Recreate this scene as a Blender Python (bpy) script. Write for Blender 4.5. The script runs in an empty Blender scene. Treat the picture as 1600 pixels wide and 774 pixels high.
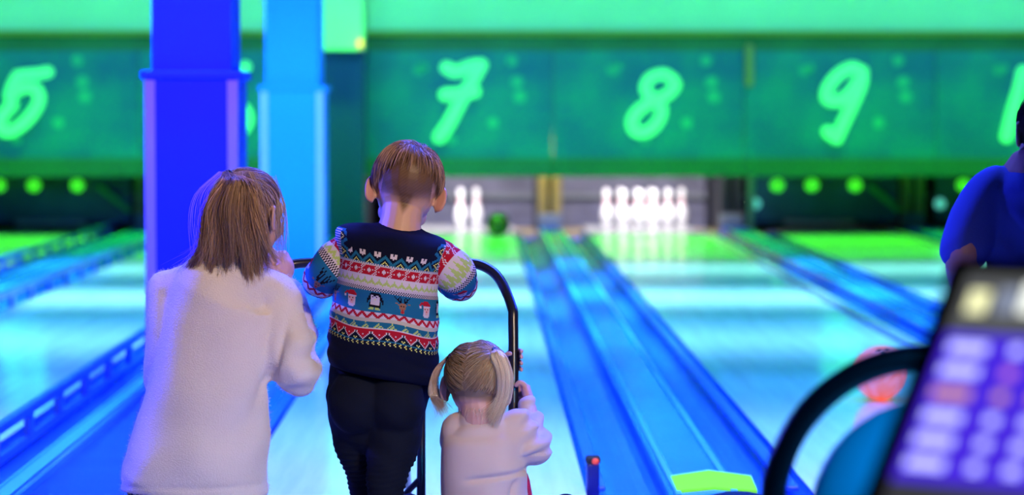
import bpy, bmesh, math, random
import numpy as np
from mathutils import Vector, Matrix, Quaternion
C = bpy.context.scene.collection
rng = np.random.default_rng(7); random.seed(7)
PI = math.pi
# ------------------------------------------------------------------ camera
F = 4320.0                                   # focal length in pixels of the 1600 px wide frame
CAMZ = 1.17
YAW = math.atan(50 / F); PITCH = math.atan(217 / F)
cd = bpy.data.cameras.new('camera'); cam = bpy.data.objects.new('camera', cd); C.objects.link(cam)
cam.location = (0, 0, CAMZ); cam.rotation_euler = (PI / 2 - PITCH, 0, -YAW)
cd.sensor_width = 36; cd.lens = 36 * F / 1600; cd.clip_start = .05; cd.clip_end = 100
cd.dof.use_dof = True; cd.dof.focus_distance = 6.95
cd.dof.aperture_fstop = (cd.lens / 1000) / .038
bpy.context.scene.camera = cam
# ------------------------------------------------------------------ world, exposure
S = bpy.context.scene
S.view_settings.view_transform = 'Standard'; S.view_settings.look = 'None'
S.view_settings.exposure = 0.0; S.view_settings.gamma = 1
w = bpy.data.worlds.new('world'); S.world = w; w.use_nodes = True
w.node_tree.nodes['Background'].inputs[0].default_value = (.02, .06, .35, 1)
w.node_tree.nodes['Background'].inputs[1].default_value = .15
# ------------------------------------------------------------------ lights
def area(name, loc, target, sx, sy, power, col, spread=180):
    l = bpy.data.lights.new(name, 'AREA'); l.shape = 'RECTANGLE'; l.size = sx; l.size_y = sy
    l.energy = power; l.color = col; l.spread = math.radians(spread)
    o = bpy.data.objects.new(name, l); C.objects.link(o); o.location = loc
    d = Vector(target) - Vector(loc)
    o.rotation_euler = d.to_track_quat('-Z', 'Y').to_euler()
    return o
def spot(name, loc, target, power, col, ang=40, blend=.5, rad=.06):
    l = bpy.data.lights.new(name, 'SPOT'); l.energy = power; l.color = col; l.spot_size = math.radians(ang)
    l.spot_blend = blend; l.shadow_soft_size = rad
    o = bpy.data.objects.new(name, l); C.objects.link(o); o.location = loc
    o.rotation_euler = (Vector(target) - Vector(loc)).to_track_quat('-Z', 'Y').to_euler()
    return o
# rows of LED battens under the ceiling, one row across all the lanes each, two of them added fill
BAT = [  # y, power, colour, spread
    (24.4, 420, (.06, 1.0, .01), 76),
    (22.3, 210, (.08, 1.0, .10), 56),
    (20.2, 230, (.24, 1.0, .95), 52),
    (18.5, 90, (.10, .80, 1.2), 60),  # fill row, added to lift the dark band here
    (17.1, 340, (.24, .80, 1.2), 50),
    (15.4, 130, (.08, .50, 1.2), 60),  # another added fill row, evens out the lane bands
    (13.9, 320, (.13, .48, 1.2), 58),
    (11.6, 190, (.05, .28, 1.2), 66),
    (9.8, 240, (.12, .34, 1.2), 56),
    (8.3, 210, (.22, .38, 1.2), 56)]
for y, p, c, s in BAT:
    area('batten_light', (0, y, 2.95), (0, y, 0), 15, .12, p, c, s)
area('wall_wash', (2, 22.8, 2.9), (2, 25.4, 2.3), 15, .15, 50, (.13, 1.0, .44), 80)
area('sign_wash', (0, 22.0, 2.9), (0, 25.5, 1.0), 15, .15, 28, (.02, .85, .75), 70)
area('pillar_wash_near', (-1.2, 8.6, 2.7), (-1.2, 11.7, 1.2), .5, .2, 50, (.07, .020, 1.0), 50)
area('pillar_wash_far', (-1.2, 14.9, 2.7), (-1.2, 18, 1.2), .5, .2, 27, (.08, .38, 1.0), 50)
spot('lobby_lamp', (1.4, 2.9, 2.95), (0, 6.95, .45), 760, (1.0, .70, .47), 35, .6, .25)
area('blue_side_lamp', (-3.6, 8.0, 2.4), (-.4, 6.8, .6), .6, .4, 55, (.06, .07, 1.0), 60)
area('blue_ahead_lamp', (.6, 8.6, 2.95), (-.2, 6.9, .6), 2.0, .3, 55, (.04, .10, 1.0), 60)
area('blue_right_lamp', (2.9, 9.0, 2.6), (1.5, 7.2, .8), .6, .4, 25, (.02, .06, 1.0), 60)
area('chair_fill', (3.0, 1.0, 2.7), (1.3, 4.3, .4), .5, .5, 20, (.02, .40, 1.0), 34)  # unseen fill added to brighten the teal chair's dark back
for x in (-.21, 1.55):
    area('pin_lamp', (x, 26.25, 1.15), (x, 27.3, .15), 1.2, .1, 40, (1, .93, .97), 130)
# ------------------------------------------------------------------ helpers
_M = Matrix.Rotation(-YAW, 3, 'Z') @ Matrix.Rotation(PI / 2 - PITCH, 3, 'X')
def P(px, py, Y):
    """the point at depth Y seen at pixel (px, py)"""
    d = _M @ Vector(((px - 800) / F, -(py - 387) / F, -1))
    return np.array((d.x / d.y * Y, Y, CAMZ + d.z / d.y * Y))
def lin(r, g, b):
    f = lambda c: (c / 255 / 12.92) if c / 255 <= .04045 else ((c / 255 + .055) / 1.055) ** 2.4
    return (f(r), f(g), f(b), 1)
def mat(name, col, rough=.5, metal=0, spec=.5, noise=0, nscale=20, bump=0, bscale=60, sheen=0, emit=None, es=1, attr=None, ior=None, sss=0, coat=0, stretch=None):
    m = bpy.data.materials.new(name); m.use_nodes = True; nt = m.node_tree; b = nt.nodes['Principled BSDF']
    b.inputs['Base Color'].default_value = col; b.inputs['Roughness'].default_value = rough
    b.inputs['Metallic'].default_value = metal; b.inputs['Specular IOR Level'].default_value = spec
    if ior: b.inputs['IOR'].default_value = ior
    if coat: b.inputs['Coat Weight'].default_value = coat; b.inputs['Coat Roughness'].default_value = .1
    if sss:
        b.inputs['Subsurface Weight'].default_value = sss; b.inputs['Subsurface Radius'].default_value = (.02, .008, .004)
        b.inputs['Subsurface Scale'].default_value = .5
    if sheen:
        b.inputs['Sheen Weight'].default_value = sheen; b.inputs['Sheen Roughness'].default_value = .5
    if emit: b.inputs['Emission Color'].default_value = emit; b.inputs['Emission Strength'].default_value = es
    tc = nt.nodes.new('ShaderNodeTexCoord'); src = tc.outputs['Object']
    if stretch:
        mp = nt.nodes.new('ShaderNodeMapping'); mp.inputs['Scale'].default_value = stretch
        nt.links.new(src, mp.inputs[0]); src = mp.outputs[0]
    colout = None
    if attr:
        a = nt.nodes.new('ShaderNodeVertexColor'); a.layer_name = attr; colout = a.outputs[0]
        nt.links.new(colout, b.inputs['Base Color'])
    if noise:
        n = nt.nodes.new('ShaderNodeTexNoise'); n.inputs['Scale'].default_value = nscale; n.inputs['Detail'].default_value = 4
        nt.links.new(src, n.inputs['Vector'])
        mr = nt.nodes.new('ShaderNodeMapRange'); mr.inputs[1].default_value = .3; mr.inputs[2].default_value = .7
        mr.inputs[3].default_value = 1 - noise; mr.inputs[4].default_value = 1 + noise
        nt.links.new(n.outputs[0], mr.inputs[0])
        mx = nt.nodes.new('ShaderNodeVectorMath'); mx.operation = 'SCALE'
        if colout: nt.links.new(colout, mx.inputs[0])
        else: mx.inputs[0].default_value = col[:3]
        nt.links.new(mr.outputs[0], mx.inputs['Scale']); nt.links.new(mx.outputs[0], b.inputs['Base Color'])
    if bump:
        n = nt.nodes.new('ShaderNodeTexNoise'); n.inputs['Scale'].default_value = bscale; n.inputs['Detail'].default_value = 5
        nt.links.new(src, n.inputs['Vector'])
        bp = nt.nodes.new('ShaderNodeBump'); bp.inputs['Strength'].default_value = bump; bp.inputs['Distance'].default_value = .01
        nt.links.new(n.outputs[0], bp.inputs['Height']); nt.links.new(bp.outputs[0], b.inputs['Normal'])
    return m
def link(name, me, m=None, parent=None, smooth=False):
    o = bpy.data.objects.new(name, me); C.objects.link(o)
    if m is not None and not me.materials: me.materials.append(m)
    if smooth: me.polygons.foreach_set('use_smooth', [True] * len(me.polygons))
    if parent is not None:
        o.parent = parent
        o.matrix_parent_inverse = Matrix.Translation(parent_world(parent)).inverted()
    return o
def parent_world(p):
    v = Vector(p.location)
    while p.parent is not None: p = p.parent; v = v + Vector(p.location)
    return v
def tag(o, label, cat, group=None, kind=None):
    o['label'] = label; o['category'] = cat
    if group: o['group'] = group
    if kind: o['kind'] = kind
    return o
def thing(name, loc, label, cat, group=None):
    o = bpy.data.objects.new(name, None); C.objects.link(o); o.location = loc; o.empty_display_size = .1
    return tag(o, label, cat, group)
class Geo:
    """collects closed pieces in world coordinates"""
    def __init__(s): s.v = []; s.f = []; s.n = 0
    def add(s, v, f):
        s.v.append(np.asarray(v, float)); s.f += [tuple(i + s.n for i in q) for q in f]; s.n += len(v); return s
    def box(s, a, b, bev=0):
        x0, y0, z0 = a; x1, y1, z1 = b
        if bev:
            bm = bmesh.new(); bmesh.ops.create_cube(bm, size=1)
            for vv in bm.verts: vv.co = Vector(((x0 + x1) / 2 + vv.co.x * (x1 - x0), (y0 + y1) / 2 + vv.co.y * (y1 - y0), (z0 + z1) / 2 + vv.co.z * (z1 - z0)))
            bmesh.ops.bevel(bm, geom=list(bm.edges), offset=bev, segments=2, affect='EDGES', profile=.5)
            bm.verts.index_update()
            s.add([v.co[:] for v in bm.verts], [[v.index for v in f.verts] for f in bm.faces]); bm.free(); return s
        v = [(x0, y0, z0), (x1, y0, z0), (x1, y1, z0), (x0, y1, z0), (x0, y0, z1), (x1, y0, z1), (x1, y1, z1), (x0, y1, z1)]
        return s.add(v, [(0, 3, 2, 1), (4, 5, 6, 7), (0, 1, 5, 4), (1, 2, 6, 5), (2, 3, 7, 6), (3, 0, 4, 7)])
    def ell(s, c, r, R=None, n=16, m=24):
        c = np.asarray(c, float); r = np.asarray(r, float) * np.ones(3)
        v = [(0, 0, r[2])]
        for i in range(1, n):
            t = PI * i / n
            for j in range(m):
                a = 2 * PI * j / m
                v.append((r[0] * math.sin(t) * math.cos(a), r[1] * math.sin(t) * math.sin(a), r[2] * math.cos(t)))
        v.append((0, 0, -r[2])); v = np.array(v)
        if R is not None: v = v @ np.array(R).T
        f = [(0, 1 + j, 1 + (j + 1) % m) for j in range(m)]
        for i in range(n - 2):
            for j in range(m):
                a = 1 + i * m + j; b = 1 + i * m + (j + 1) % m
                f.append((a, a + m, b + m, b))
        L = len(v) - 1
        f += [(L, L - m + (j + 1) % m, L - m + j) for j in range(m)]
        return s.add(v + c, f)
    def tube(s, pts, rad, m=16, sub=6, flat=None, up=None, smooth=True):
        """tapered tube with round caps; flat = (axis vector, factor) squeezes along one axis"""
        p = np.asarray(pts, float); r = np.ones(len(p)) * np.asarray(rad, float)
        if smooth and len(p) > 2: p, r = cat(p, r, sub)
        T = np.gradient(p, axis=0); T /= np.linalg.norm(T, axis=1)[:, None] + 1e-9
        u = np.array(up if up is not None else (0, 0, 1.)); 
        if abs(T[0] @ u) > .95: u = np.array((0, 1., 0)) if up is None else np.array((1., .3, 0))
        # caps
        q = [p[0] - T[0] * r[0] * math.cos(a) for a in (.25, .7, 1.15)]; rr = [r[0] * math.sin(a) for a in (.25, .7, 1.15)]
        q2 = [p[-1] + T[-1] * r[-1] * math.cos(a) for a in (1.15, .7, .25)]; rr2 = [r[-1] * math.sin(a) for a in (1.15, .7, .25)]
        pp = np.array(q + list(p) + q2); rr = np.array(rr + list(r) + rr2)
        TT = np.array([T[0]] * 3 + list(T) + [T[-1]] * 3)
        v = []; n0 = u
        for i in range(len(pp)):
            n0 = n0 - TT[i] * (n0 @ TT[i]); n0 /= np.linalg.norm(n0) + 1e-9; b0 = np.cross(TT[i], n0)
            for j in range(m):
                a = 2 * PI * j / m; v.append(pp[i] + rr[i] * (n0 * math.cos(a) + b0 * math.sin(a)))
        v = np.array(v)
        if flat is not None:
            ax = np.asarray(flat[0], float); ax /= np.linalg.norm(ax); ce = np.repeat(pp, m, axis=0)
            d = (v - ce) @ ax; v = v - np.outer(d * (1 - flat[1]), ax)
        f = []
        for i in range(len(pp) - 1):
            for j in range(m):
                a = i * m + j; b = i * m + (j + 1) % m
                f.append((a, b, b + m, a + m))
        f.append(tuple(range(m))[::-1]); f.append(tuple((len(pp) - 1) * m + j for j in range(m)))
        return s.add(v, f)
    def lathe(s, c, prof, m=24, axis='z'):
        v = []; f = []
        for r, z in prof:
            for j in range(m):
                a = 2 * PI * j / m; q = (r * math.cos(a), r * math.sin(a), z)
                v.append(q)
        n = len(prof)
        for i in range(n - 1):
            for j in range(m):
                a = i * m + j; b = i * m + (j + 1) % m; f.append((a, b, b + m, a + m))
        f.append(tuple(range(m))[::-1]); f.append(tuple((n - 1) * m + j for j in range(m)))
        v = np.array(v)
        if axis == 'y': v = v[:, [0, 2, 1]] * np.array((1, 1, -1))
        return s.add(v + np.asarray(c), f)
    def prism(s, poly, y0, y1):
        """polygon in (x, z) pushed from y0 to y1"""
        n = len(poly); v = [(x, y0, z) for x, z in poly] + [(x, y1, z) for x, z in poly]
        f = [tuple(range(n)), tuple(range(2 * n - 1, n - 1, -1))] + [(i, i + n, (i + 1) % n + n, (i + 1) % n) for i in range(n)]
        return s.add(v, f)
    def mesh(s, name, origin=(0, 0, 0)):
        me = bpy.data.meshes.new(name); V = np.concatenate(s.v) - np.asarray(origin, float)
        me.from_pydata(V.tolist(), [], s.f); me.update(); return me
    def build(s, name, m, parent=None, smooth=False, fix=False):
        o_ = tuple(parent_world(parent)) if parent is not None else (0, 0, 0)
        if parent is None:
            V = np.concatenate(s.v); lo = V.min(0); hi = V.max(0); o_ = ((lo[0] + hi[0]) / 2, (lo[1] + hi[1]) / 2, lo[2])
        me = s.mesh(name, o_)
        if fix:
            bm = bmesh.new(); bm.from_mesh(me); bmesh.ops.recalc_face_normals(bm, faces=bm.faces); bm.to_mesh(me); bm.free()
        o = bpy.data.objects.new(name, me); C.objects.link(o); me.materials.append(m)
        if smooth: me.polygons.foreach_set('use_smooth', [True] * len(me.polygons))
        if parent is None: o.location = o_
        else:
            o.parent = parent
            if parent.type == 'MESH' and parent.parent is not None: pass
        return o
    def organic(s, name, m, parent, voxel=.005, smooth=4, warp=None):
        """union of the pieces as one continuous surface"""
        for g in [0]:
            me = s.mesh('tmp')
            bm = bmesh.new(); bm.from_mesh(me); bmesh.ops.recalc_face_normals(bm, faces=bm.faces); bm.to_mesh(me); bm.free()
        t = bpy.data.objects.new('tmp', me); C.objects.link(t)
        md = t.modifiers.new('r', 'REMESH'); md.mode = 'VOXEL'; md.voxel_size = voxel
        if smooth:
            md = t.modifiers.new('s', 'SMOOTH'); md.factor = .5; md.iterations = smooth
        dg = bpy.context.evaluated_depsgraph_get()
        out = bpy.data.meshes.new_from_object(t.evaluated_get(dg)); bpy.data.objects.remove(t); bpy.data.meshes.remove(me)
        n = len(out.vertices); co = np.empty(n * 3); out.vertices.foreach_get('co', co); co = co.reshape(-1, 3)
        if warp:
            no = np.empty(n * 3); out.vertices.foreach_get('normal', no); no = no.reshape(-1, 3); co = warp(co, no)
        co = co - np.array(parent_world(parent)); out.vertices.foreach_set('co', co.reshape(-1)); out.update()
        out.name = name; out.materials.clear(); out.materials.append(m)
        out.polygons.foreach_set('use_smooth', [True] * len(out.polygons))
        o = bpy.data.objects.new(name, out); C.objects.link(o); o.parent = parent
        return o
def cat(p, r, sub):
    P0 = np.vstack([2 * p[0] - p[1], p, 2 * p[-1] - p[-2]]); R0 = np.concatenate([[r[0]], r, [r[-1]]])
    op = []; orr = []
    for i in range(len(p) - 1):
        for k in range(sub):
            t = k / sub; a, b, c, d = P0[i:i + 4]
            op.append(.5 * ((2 * b) + (-a + c) * t + (2 * a - 5 * b + 4 * c - d) * t * t + (-a + 3 * b - 3 * c + d) * t ** 3))
            orr.append(R0[i + 1] * (1 - t) + R0[i + 2] * t)
    op.append(p[-1]); orr.append(r[-1])
    return np.array(op), np.array(orr)
# a thing made by copying: the thing and each of its parts and sub-parts
def copy_tree(o, loc=None, parent=None):
    c = o.copy(); C.objects.link(c); c.parent = parent
    if loc is not None: c.location = loc
    for ch in list(o.children): copy_tree(ch, None, c)
    return c
def struct(name, geo, m, smooth=False):
    o = geo.build(name, m, None, smooth); o['kind'] = 'structure'; return o
# ------------------------------------------------------------------ materials
M = {}
M['lane'] = mat('lane_wood', (.80, .80, .76, 1), rough=.11, spec=.26, noise=.10, nscale=3, stretch=(6, .35, 1))
M['approach'] = mat('approach_wood', (.45, .42, .38, 1), rough=.25, noise=.1, nscale=4, stretch=(6, .4, 1))
M['gutter'] = mat('gutter_plastic', (.02, .13, .75, 1), rough=.25, spec=.25, noise=.2, nscale=2, stretch=(1, .4, 1))
M['division'] = mat('division_cap', (.02, .22, .90, 1), rough=.22, spec=.25, noise=.2, nscale=1.2, stretch=(1, .6, 1))
M['strip'] = mat('separator_carpet', (.01, .05, .60, 1), rough=.35, noise=.25, nscale=2, stretch=(.5, 3, 1))
M['bumper'] = mat('bumper_metal', (.85, .78, .80, 1), rough=.32, metal=.8)
M['bumper_blue'] = mat('bumper_blue', (.03, .14, .75, 1), rough=.3)
M['capsilver'] = mat('cap_silver', (.10, .55, .80, 1), rough=.3, metal=.2)
M['white'] = mat('pillar_paint', (.85, .85, .88, 1), rough=.7, noise=.02, nscale=3)
M['guard'] = mat('corner_guard', (.45, .45, .85, 1), rough=.4)
M['greenwall'] = mat('upper_wall_paint', (.72, .80, .74, 1), rough=.8, noise=.04, nscale=2)
M['olive'] = mat('olive_trim', (.40, .28, .05, 1), rough=.6)
M['masktop'] = mat('mask_header', (.04, .13, .07, 1), rough=.4, noise=.4, nscale=.8)
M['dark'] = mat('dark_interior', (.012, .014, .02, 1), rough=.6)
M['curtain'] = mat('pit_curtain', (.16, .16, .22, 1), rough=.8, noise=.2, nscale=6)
M['post'] = mat('kickback_ochre', (.28, .20, .05, 1), rough=.5, noise=.2, nscale=8)
M['deck'] = mat('deck_maple', (.42, .32, .16, 1), rough=.4, noise=.1, nscale=5)
M['pin'] = mat('pin_plastic', (.86, .86, .86, 1), rough=.25)
M['stripe'] = mat('pin_stripe', (.75, .04, .06, 1), rough=.3)
M['black'] = mat('black_tube', (.012, .012, .016, 1), rough=.28, spec=.6)
M['rubber'] = mat('rubber', (.012, .012, .014, 1), rough=.6)
M['screenblue'] = mat('pit_screen', (.01, .05, .12, 1), rough=.35, noise=.5, nscale=2.5)
M['grey'] = mat('grey_bar', (.20, .22, .24, 1), rough=.5)
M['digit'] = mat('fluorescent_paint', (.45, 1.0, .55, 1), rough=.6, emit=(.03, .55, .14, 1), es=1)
M['dot'] = mat('pale_print', (.05, .42, .36, 1), rough=.6)
M['ceil'] = mat('ceiling_black', (.02, .02, .03, 1), rough=.9)
M['sidewall'] = mat('side_wall_paint', (.05, .06, .12, 1), rough=.8)
def sign_mat():
    m = bpy.data.materials.new('mask_print'); m.use_nodes = True; nt = m.node_tree; b = nt.nodes['Principled BSDF']
    b.inputs['Roughness'].default_value = .45
    tc = nt.nodes.new('ShaderNodeTexCoord'); n = nt.nodes.new('ShaderNodeTexNoise')
    n.inputs['Scale'].default_value = 1.6; n.inputs['Detail'].default_value = 3
    nt.links.new(tc.outputs['Object'], n.inputs['Vector'])
    r = nt.nodes.new('ShaderNodeValToRGB'); e = r.color_ramp.elements
    e[0].position = .38; e[0].color = (.01, .13, .36, 1); e[1].position = .62; e[1].color = (.02, .24, .34, 1)
    nt.links.new(n.outputs[0], r.inputs[0]); nt.links.new(r.outputs[0], b.inputs['Base Color'])
    return m
M['mask'] = sign_mat()
# ------------------------------------------------------------------ setting
LANES = {4: -5.83, 5: -4.05, 6: -2.22, 7: -.21, 8: 1.55, 9: 3.32, 10: 5.09, 11: 6.86}
FOUL = 8.05; DECK = 26.55
WX = 8.6
struct('floor', Geo().box((-WX, -4, -.12), (WX, FOUL, 0)), M['approach'])
struct('floor_under_lanes', Geo().box((-WX, FOUL, -.20), (WX, 29.5, -.10)), M['gutter'])
struct('ceiling', Geo().box((-WX, -4, 3.1), (WX, 29.5, 3.2)), M['ceil'])
struct('wall_left', Geo().box((-WX - .1, -4, -.2), (-WX, 29.5, 3.2)), M['sidewall'])
struct('wall_right', Geo().box((WX, -4, -.2), (WX + .1, 29.5, 3.2)), M['sidewall'])
struct('wall_back', Geo().box((-WX, 29.5, -.2), (WX, 29.6, 3.2)), M['ceil'])
struct('wall_front', Geo().box((-WX, -4.1, -.2), (WX, -4, 3.2)), M['sidewall'])
struct('wall_upper_right', Geo().box((-1.04, 25.45, 1.86), (WX, 25.6, 3.1)), M['greenwall'])
struct('wall_upper_left', Geo().box((-WX, 25.45, 1.86), (-1.44, 25.6, 3.1)), M['greenwall'])
struct('trim_1', Geo().box((-1.04, 25.40, 1.84), (WX, 25.5, 1.885), .01), M['olive'])
struct('trim_2', Geo().box((-WX, 25.40, 1.84), (-1.44, 25.5, 1.885), .01), M['olive'])
def pillar(x0, x1, y0, y1, zl, n, paint):
    g = Geo().box((x0, y0, 0), (x1, y1, 3.1)); o = struct(n, g, paint)
    if 1:
        Geo().box((x0 - .025, y0 - .025, 0), (x1 + .025, y1 + .025, zl - .035)).build('cladding', paint, o)
        Geo().box((x0 - .045, y0 - .045, zl - .035), (x1 + .045, y1 + .045, zl), .006).build('ledge', paint, o)
        for sx in (x0 - .025, x1 - .01):
            c = Geo().box((sx - .004, y0 - .030, 0), (sx + .039, y0 - .022, zl - .04)).build('corner_guard', M['guard'], o)
    return o
pillar(-1.39, -1.055, 11.76, 12.22, 1.33, 'trim_3', mat('deep_blue_paint', (.004, .045, .85, 1), rough=.7))
pillar(-1.39, -1.045, 17.97, 18.55, 1.32, 'trim_4', mat('cyan_lit_blue', (.004, .27, .95, 1), rough=.7))  # far pillar: cyan light is put into its blue paint
o = struct('trim_5', Geo().box((-1.42, 24.9, 1.70), (-1.05, 25.6, 3.1)), M['greenwall'])
struct('trim_6', Geo().box((-1.43, 25.1, -.1), (-1.05, 25.6, 1.70)), mat('teal_pier', (.01, .035, .30, 1), rough=.6))
tag(Geo().ell((-1.075, 24.88, 1.755), (.02, .02, .035)).build('indicator_lamp', mat('indicator_orange', (.9, .4, .05, 1), emit=(1, .35, .05, 1), es=2), None, True),
    'tiny orange indicator light at the lower corner of the bright green pier', 'lamp')
# floor strip that carries the pillars
struct('floor_strip', Geo().box((-1.40, FOUL, -.1), (-1.0, 25.1, -.005)), M['strip'])
# ------------------------------------------------------------------ lanes
def lane(n, first, last):
    x = LANES[n]; hw = .533
    lab = {4: 'pale glossy bowling lane beyond the left edge of the picture', 5: 'pale glossy bowling lane under the number 5 at the far left',
           6: 'pale glossy bowling lane with raised bumper rails just left of the blue pillars', 7: 'pale glossy bowling lane in front of the boy and toddler, two pins left',
           8: 'pale glossy bowling lane under the number 8 with the full pin rack', 9: 'pale glossy bowling lane under the number 9, dark at its end',
           10: 'pale glossy bowling lane at the far right edge, behind the man in blue'}[n]
    t = thing('bowling_lane', (x, FOUL, 0), lab, 'bowling lane', 'bowling lanes')
    Geo().box((x - hw, FOUL, -.08), (x + hw, DECK, 0)).build('lane_bed', M['lane'], t)
    Geo().box((x - hw, DECK, -.08), (x + hw, DECK + 1.25, 0)).build('pin_deck', M['lane'], t)
    for s in (-1, 1):
        a = x + s * hw; b = x + s * (hw + .235); lo, hi = min(a, b), max(a, b); g = Geo()
        k = 10; pr = []
        for i in range(k + 1):
            an = PI * i / k; pr.append(((lo + hi) / 2 - .1165 * math.cos(an), -.002 - .075 * math.sin(an)))
        poly = pr + [(hi, -.095), (lo, -.095)]
        g.prism(poly, FOUL, DECK).build('gutter', M['gutter'], t, fix=True)
        Geo().box((lo, DECK, -.09), (hi, DECK + 1.25, -.03)).build('flat_gutter', M['deck'], t)
        xr = x + s * (hw + .045); r = Geo()
        mm = M['bumper'] if n in (8, 9) and s > 0 else M['bumper_blue']
        if n not in (4, 5, 6, 10):                # folded down into the gutter
            r.box((xr - .022, FOUL + .5, -.022), (xr + .022, DECK - .3, .030 if mm is M['bumper'] else -.004), .006).build('bumper_rail', mm, t)
            continue
        r.box((xr - .016, FOUL + .5, .062), (xr + .016, DECK - .3, .098), .005).build('bumper_rail', mm, t)
        Geo().box((xr - .010, FOUL + .5, -.045), (xr + .010, DECK - .3, -.015), .004).build('bumper_foot_rail', mm, t)
        y = FOUL + .55; me = None
        while y < DECK - .3:
            if me is None:
                me = Geo().box((xr - .011, y - .05, -.03), (xr + .011, y + .05, .066)).build('bumper_post', mm, t); y_0 = y
            else:
                c = me.copy(); C.objects.link(c); c.parent = t; c.location = (0, y - y_0, 0)
            y += .72
    return t
for n in (4, 5, 6, 7, 8, 9, 10): lane(n, 0, 0)
def division(x0, x1, label, m=M['division'], z=.03):
    t = thing('lane_division', ((x0 + x1) / 2, FOUL, 0), label, 'lane division', None)
    Geo().box((x0, FOUL, -.1), (x1, DECK - .04, z), .012).build('cap', m, t)
    w = (x1 - x0)
    Geo().box((x0 + w * .08, FOUL + .02, z), (x0 + w * .16, DECK - .2, z + .008)).build('edge_strip', M['capsilver'], t)
    Geo().box((x1 - w * .16, FOUL + .02, z), (x1 - w * .08, DECK - .2, z + .008)).build('edge_strip', M['capsilver'], t)
    return t
H = .768
division(LANES[7] + H, LANES[8] - H, 'broad blue capping between the lanes numbered seven and eight')
division(LANES[8] + H, LANES[9] - H, 'blue capping between the lanes numbered eight and nine')
division(LANES[9] + H, LANES[10] - H, 'blue capping right of the lane numbered nine')
division(LANES[5] + H, LANES[6] - H, 'blue capping between lane five and the lane left of the pillars')
division(LANES[4] + H, LANES[5] - H, 'blue capping left of the lane numbered five')
division(-1.452, -1.375, 'cyan edge capping beside the blue pillar floor strip', M['capsilver'], .03)
# foul line strip, sensor, return cover, chevron
t = thing('foul_sensor', (.345, 8.42, 0), 'small dark blue foul line sensor post with a red lens', 'sensor')
Geo().box((.325, 8.40, -.06), (.365, 8.44, .085), .006).build('post', mat('navy_plastic', (.01, .02, .25, 1), rough=.3), t)
Geo().box((.322, 8.395, .085), (.368, 8.445, .108), .008).build('cap', M['rubber'], t)
Geo().ell((.352, 8.392, .094), (.011, .008, .010)).build('lens', mat('red_lens', (.9, .08, .03, 1), emit=(1, .08, .03, 1), es=.35), t, True)
t = thing('ball_return_cover', (.74, 7.6, 0), 'low dark blue ball return cover at the bottom centre, before the yellow chevron', 'ball return')
g = Geo()
for i in range(1): g.tube([(.735, 7.15, .03), (.735, 7.4, .03), (.735, 7.80, .03), (.735, 7.88, .02)], [.11, .12, .12, .11], flat=((0, 0, 1), .42), m=24)
g.build('hood', mat('return_navy', (.004, .01, .08, 1), spec=.2, rough=.5), t, True)
Geo().box((.55, 7.05, 0), (.92, 8.03, .02), .006).build('base', M['black'], t)
a = [(.598, 8.40), (.745, 8.57), (.885, 8.40), (.885, 8.80), (.745, 8.97), (.598, 8.80)]
a = [(.583, 8.14), (.70, 8.21), (.822, 8.14), (.835, 8.47), (.715, 8.60), (.586, 8.47)]
g = Geo(); nn = len(a); g.add([(x, y, .031) for x, y in a] + [(x, y, .040) for x, y in a], [tuple(range(nn))[::-1], tuple(range(nn, 2 * nn))] + [(i, (i + 1) % nn, (i + 1) % nn + nn, i + nn) for i in range(nn)])
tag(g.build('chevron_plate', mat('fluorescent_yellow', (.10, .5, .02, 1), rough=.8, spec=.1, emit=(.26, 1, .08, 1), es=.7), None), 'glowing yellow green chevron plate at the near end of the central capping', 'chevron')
# ------------------------------------------------------------------ masking units
SY = 25.5; SC = F / SY
def sx(px): return (px - 750) / SC
def sz(py): return CAMZ - (py - 170) / SC
def stroke(g, pts, width, y=SY - .012, th=.012):
    """a flat brushed stroke with round ends, standing proud of the panel"""
    p = np.array([(sx(a), sz(b)) for a, b in pts]); r = np.ones(len(p)) * width * 1.17 / SC / 2
    p, r = cat(p, r, 5)
    n = len(p); T = np.gradient(p, axis=0); T /= np.linalg.norm(T, axis=1)[:, None] + 1e-9
    N = np.stack([-T[:, 1], T[:, 0]], 1)
    L = p + N * r[:, None]; R = p - N * r[:, None]
    a0 = math.atan2(N[-1][1], N[-1][0]); c1 = [p[-1] + r[-1] * np.array((math.cos(a0 - k * PI / 6), math.sin(a0 - k * PI / 6))) for k in range(1, 6)]
    a0 = math.atan2(-N[0][1], -N[0][0]); c0 = [p[0] + r[0] * np.array((math.cos(a0 - k * PI / 6), math.sin(a0 - k * PI / 6))) for k in range(1, 6)]
    v = [(q[0], y - th - .0006 * i, q[1]) for i, q in enumerate(L)] + [(q[0], y - th - .0006 * i, q[1]) for i, q in enumerate(R)]
    f = [(i, i + 1, n + i + 1, n + i) for i in range(n - 1)]
    e = 2 * n
    v += [(q[0], y - th - .0006 * n, q[1]) for q in c1] + [(q[0], y - th, q[1]) for q in c0]
    f += [tuple([n - 1] + [e + k for k in range(5)] + [2 * n - 1]), tuple([n] + [e + 5 + k for k in range(5)] + [0])]
    nv = len(v); v2 = [(x, y + th * .2, z) for x, _, z in v]
    ring = list(range(n)) + [e + k for k in range(5)] + list(range(2 * n - 1, n - 1, -1)) + [e + 5 + k for k in range(5)]
    sf = [(ring[i], ring[(i + 1) % len(ring)], ring[(i + 1) % len(ring)] + nv, ring[i] + nv) for i in range(len(ring))]
    g.add(v + v2, f + sf)
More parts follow.
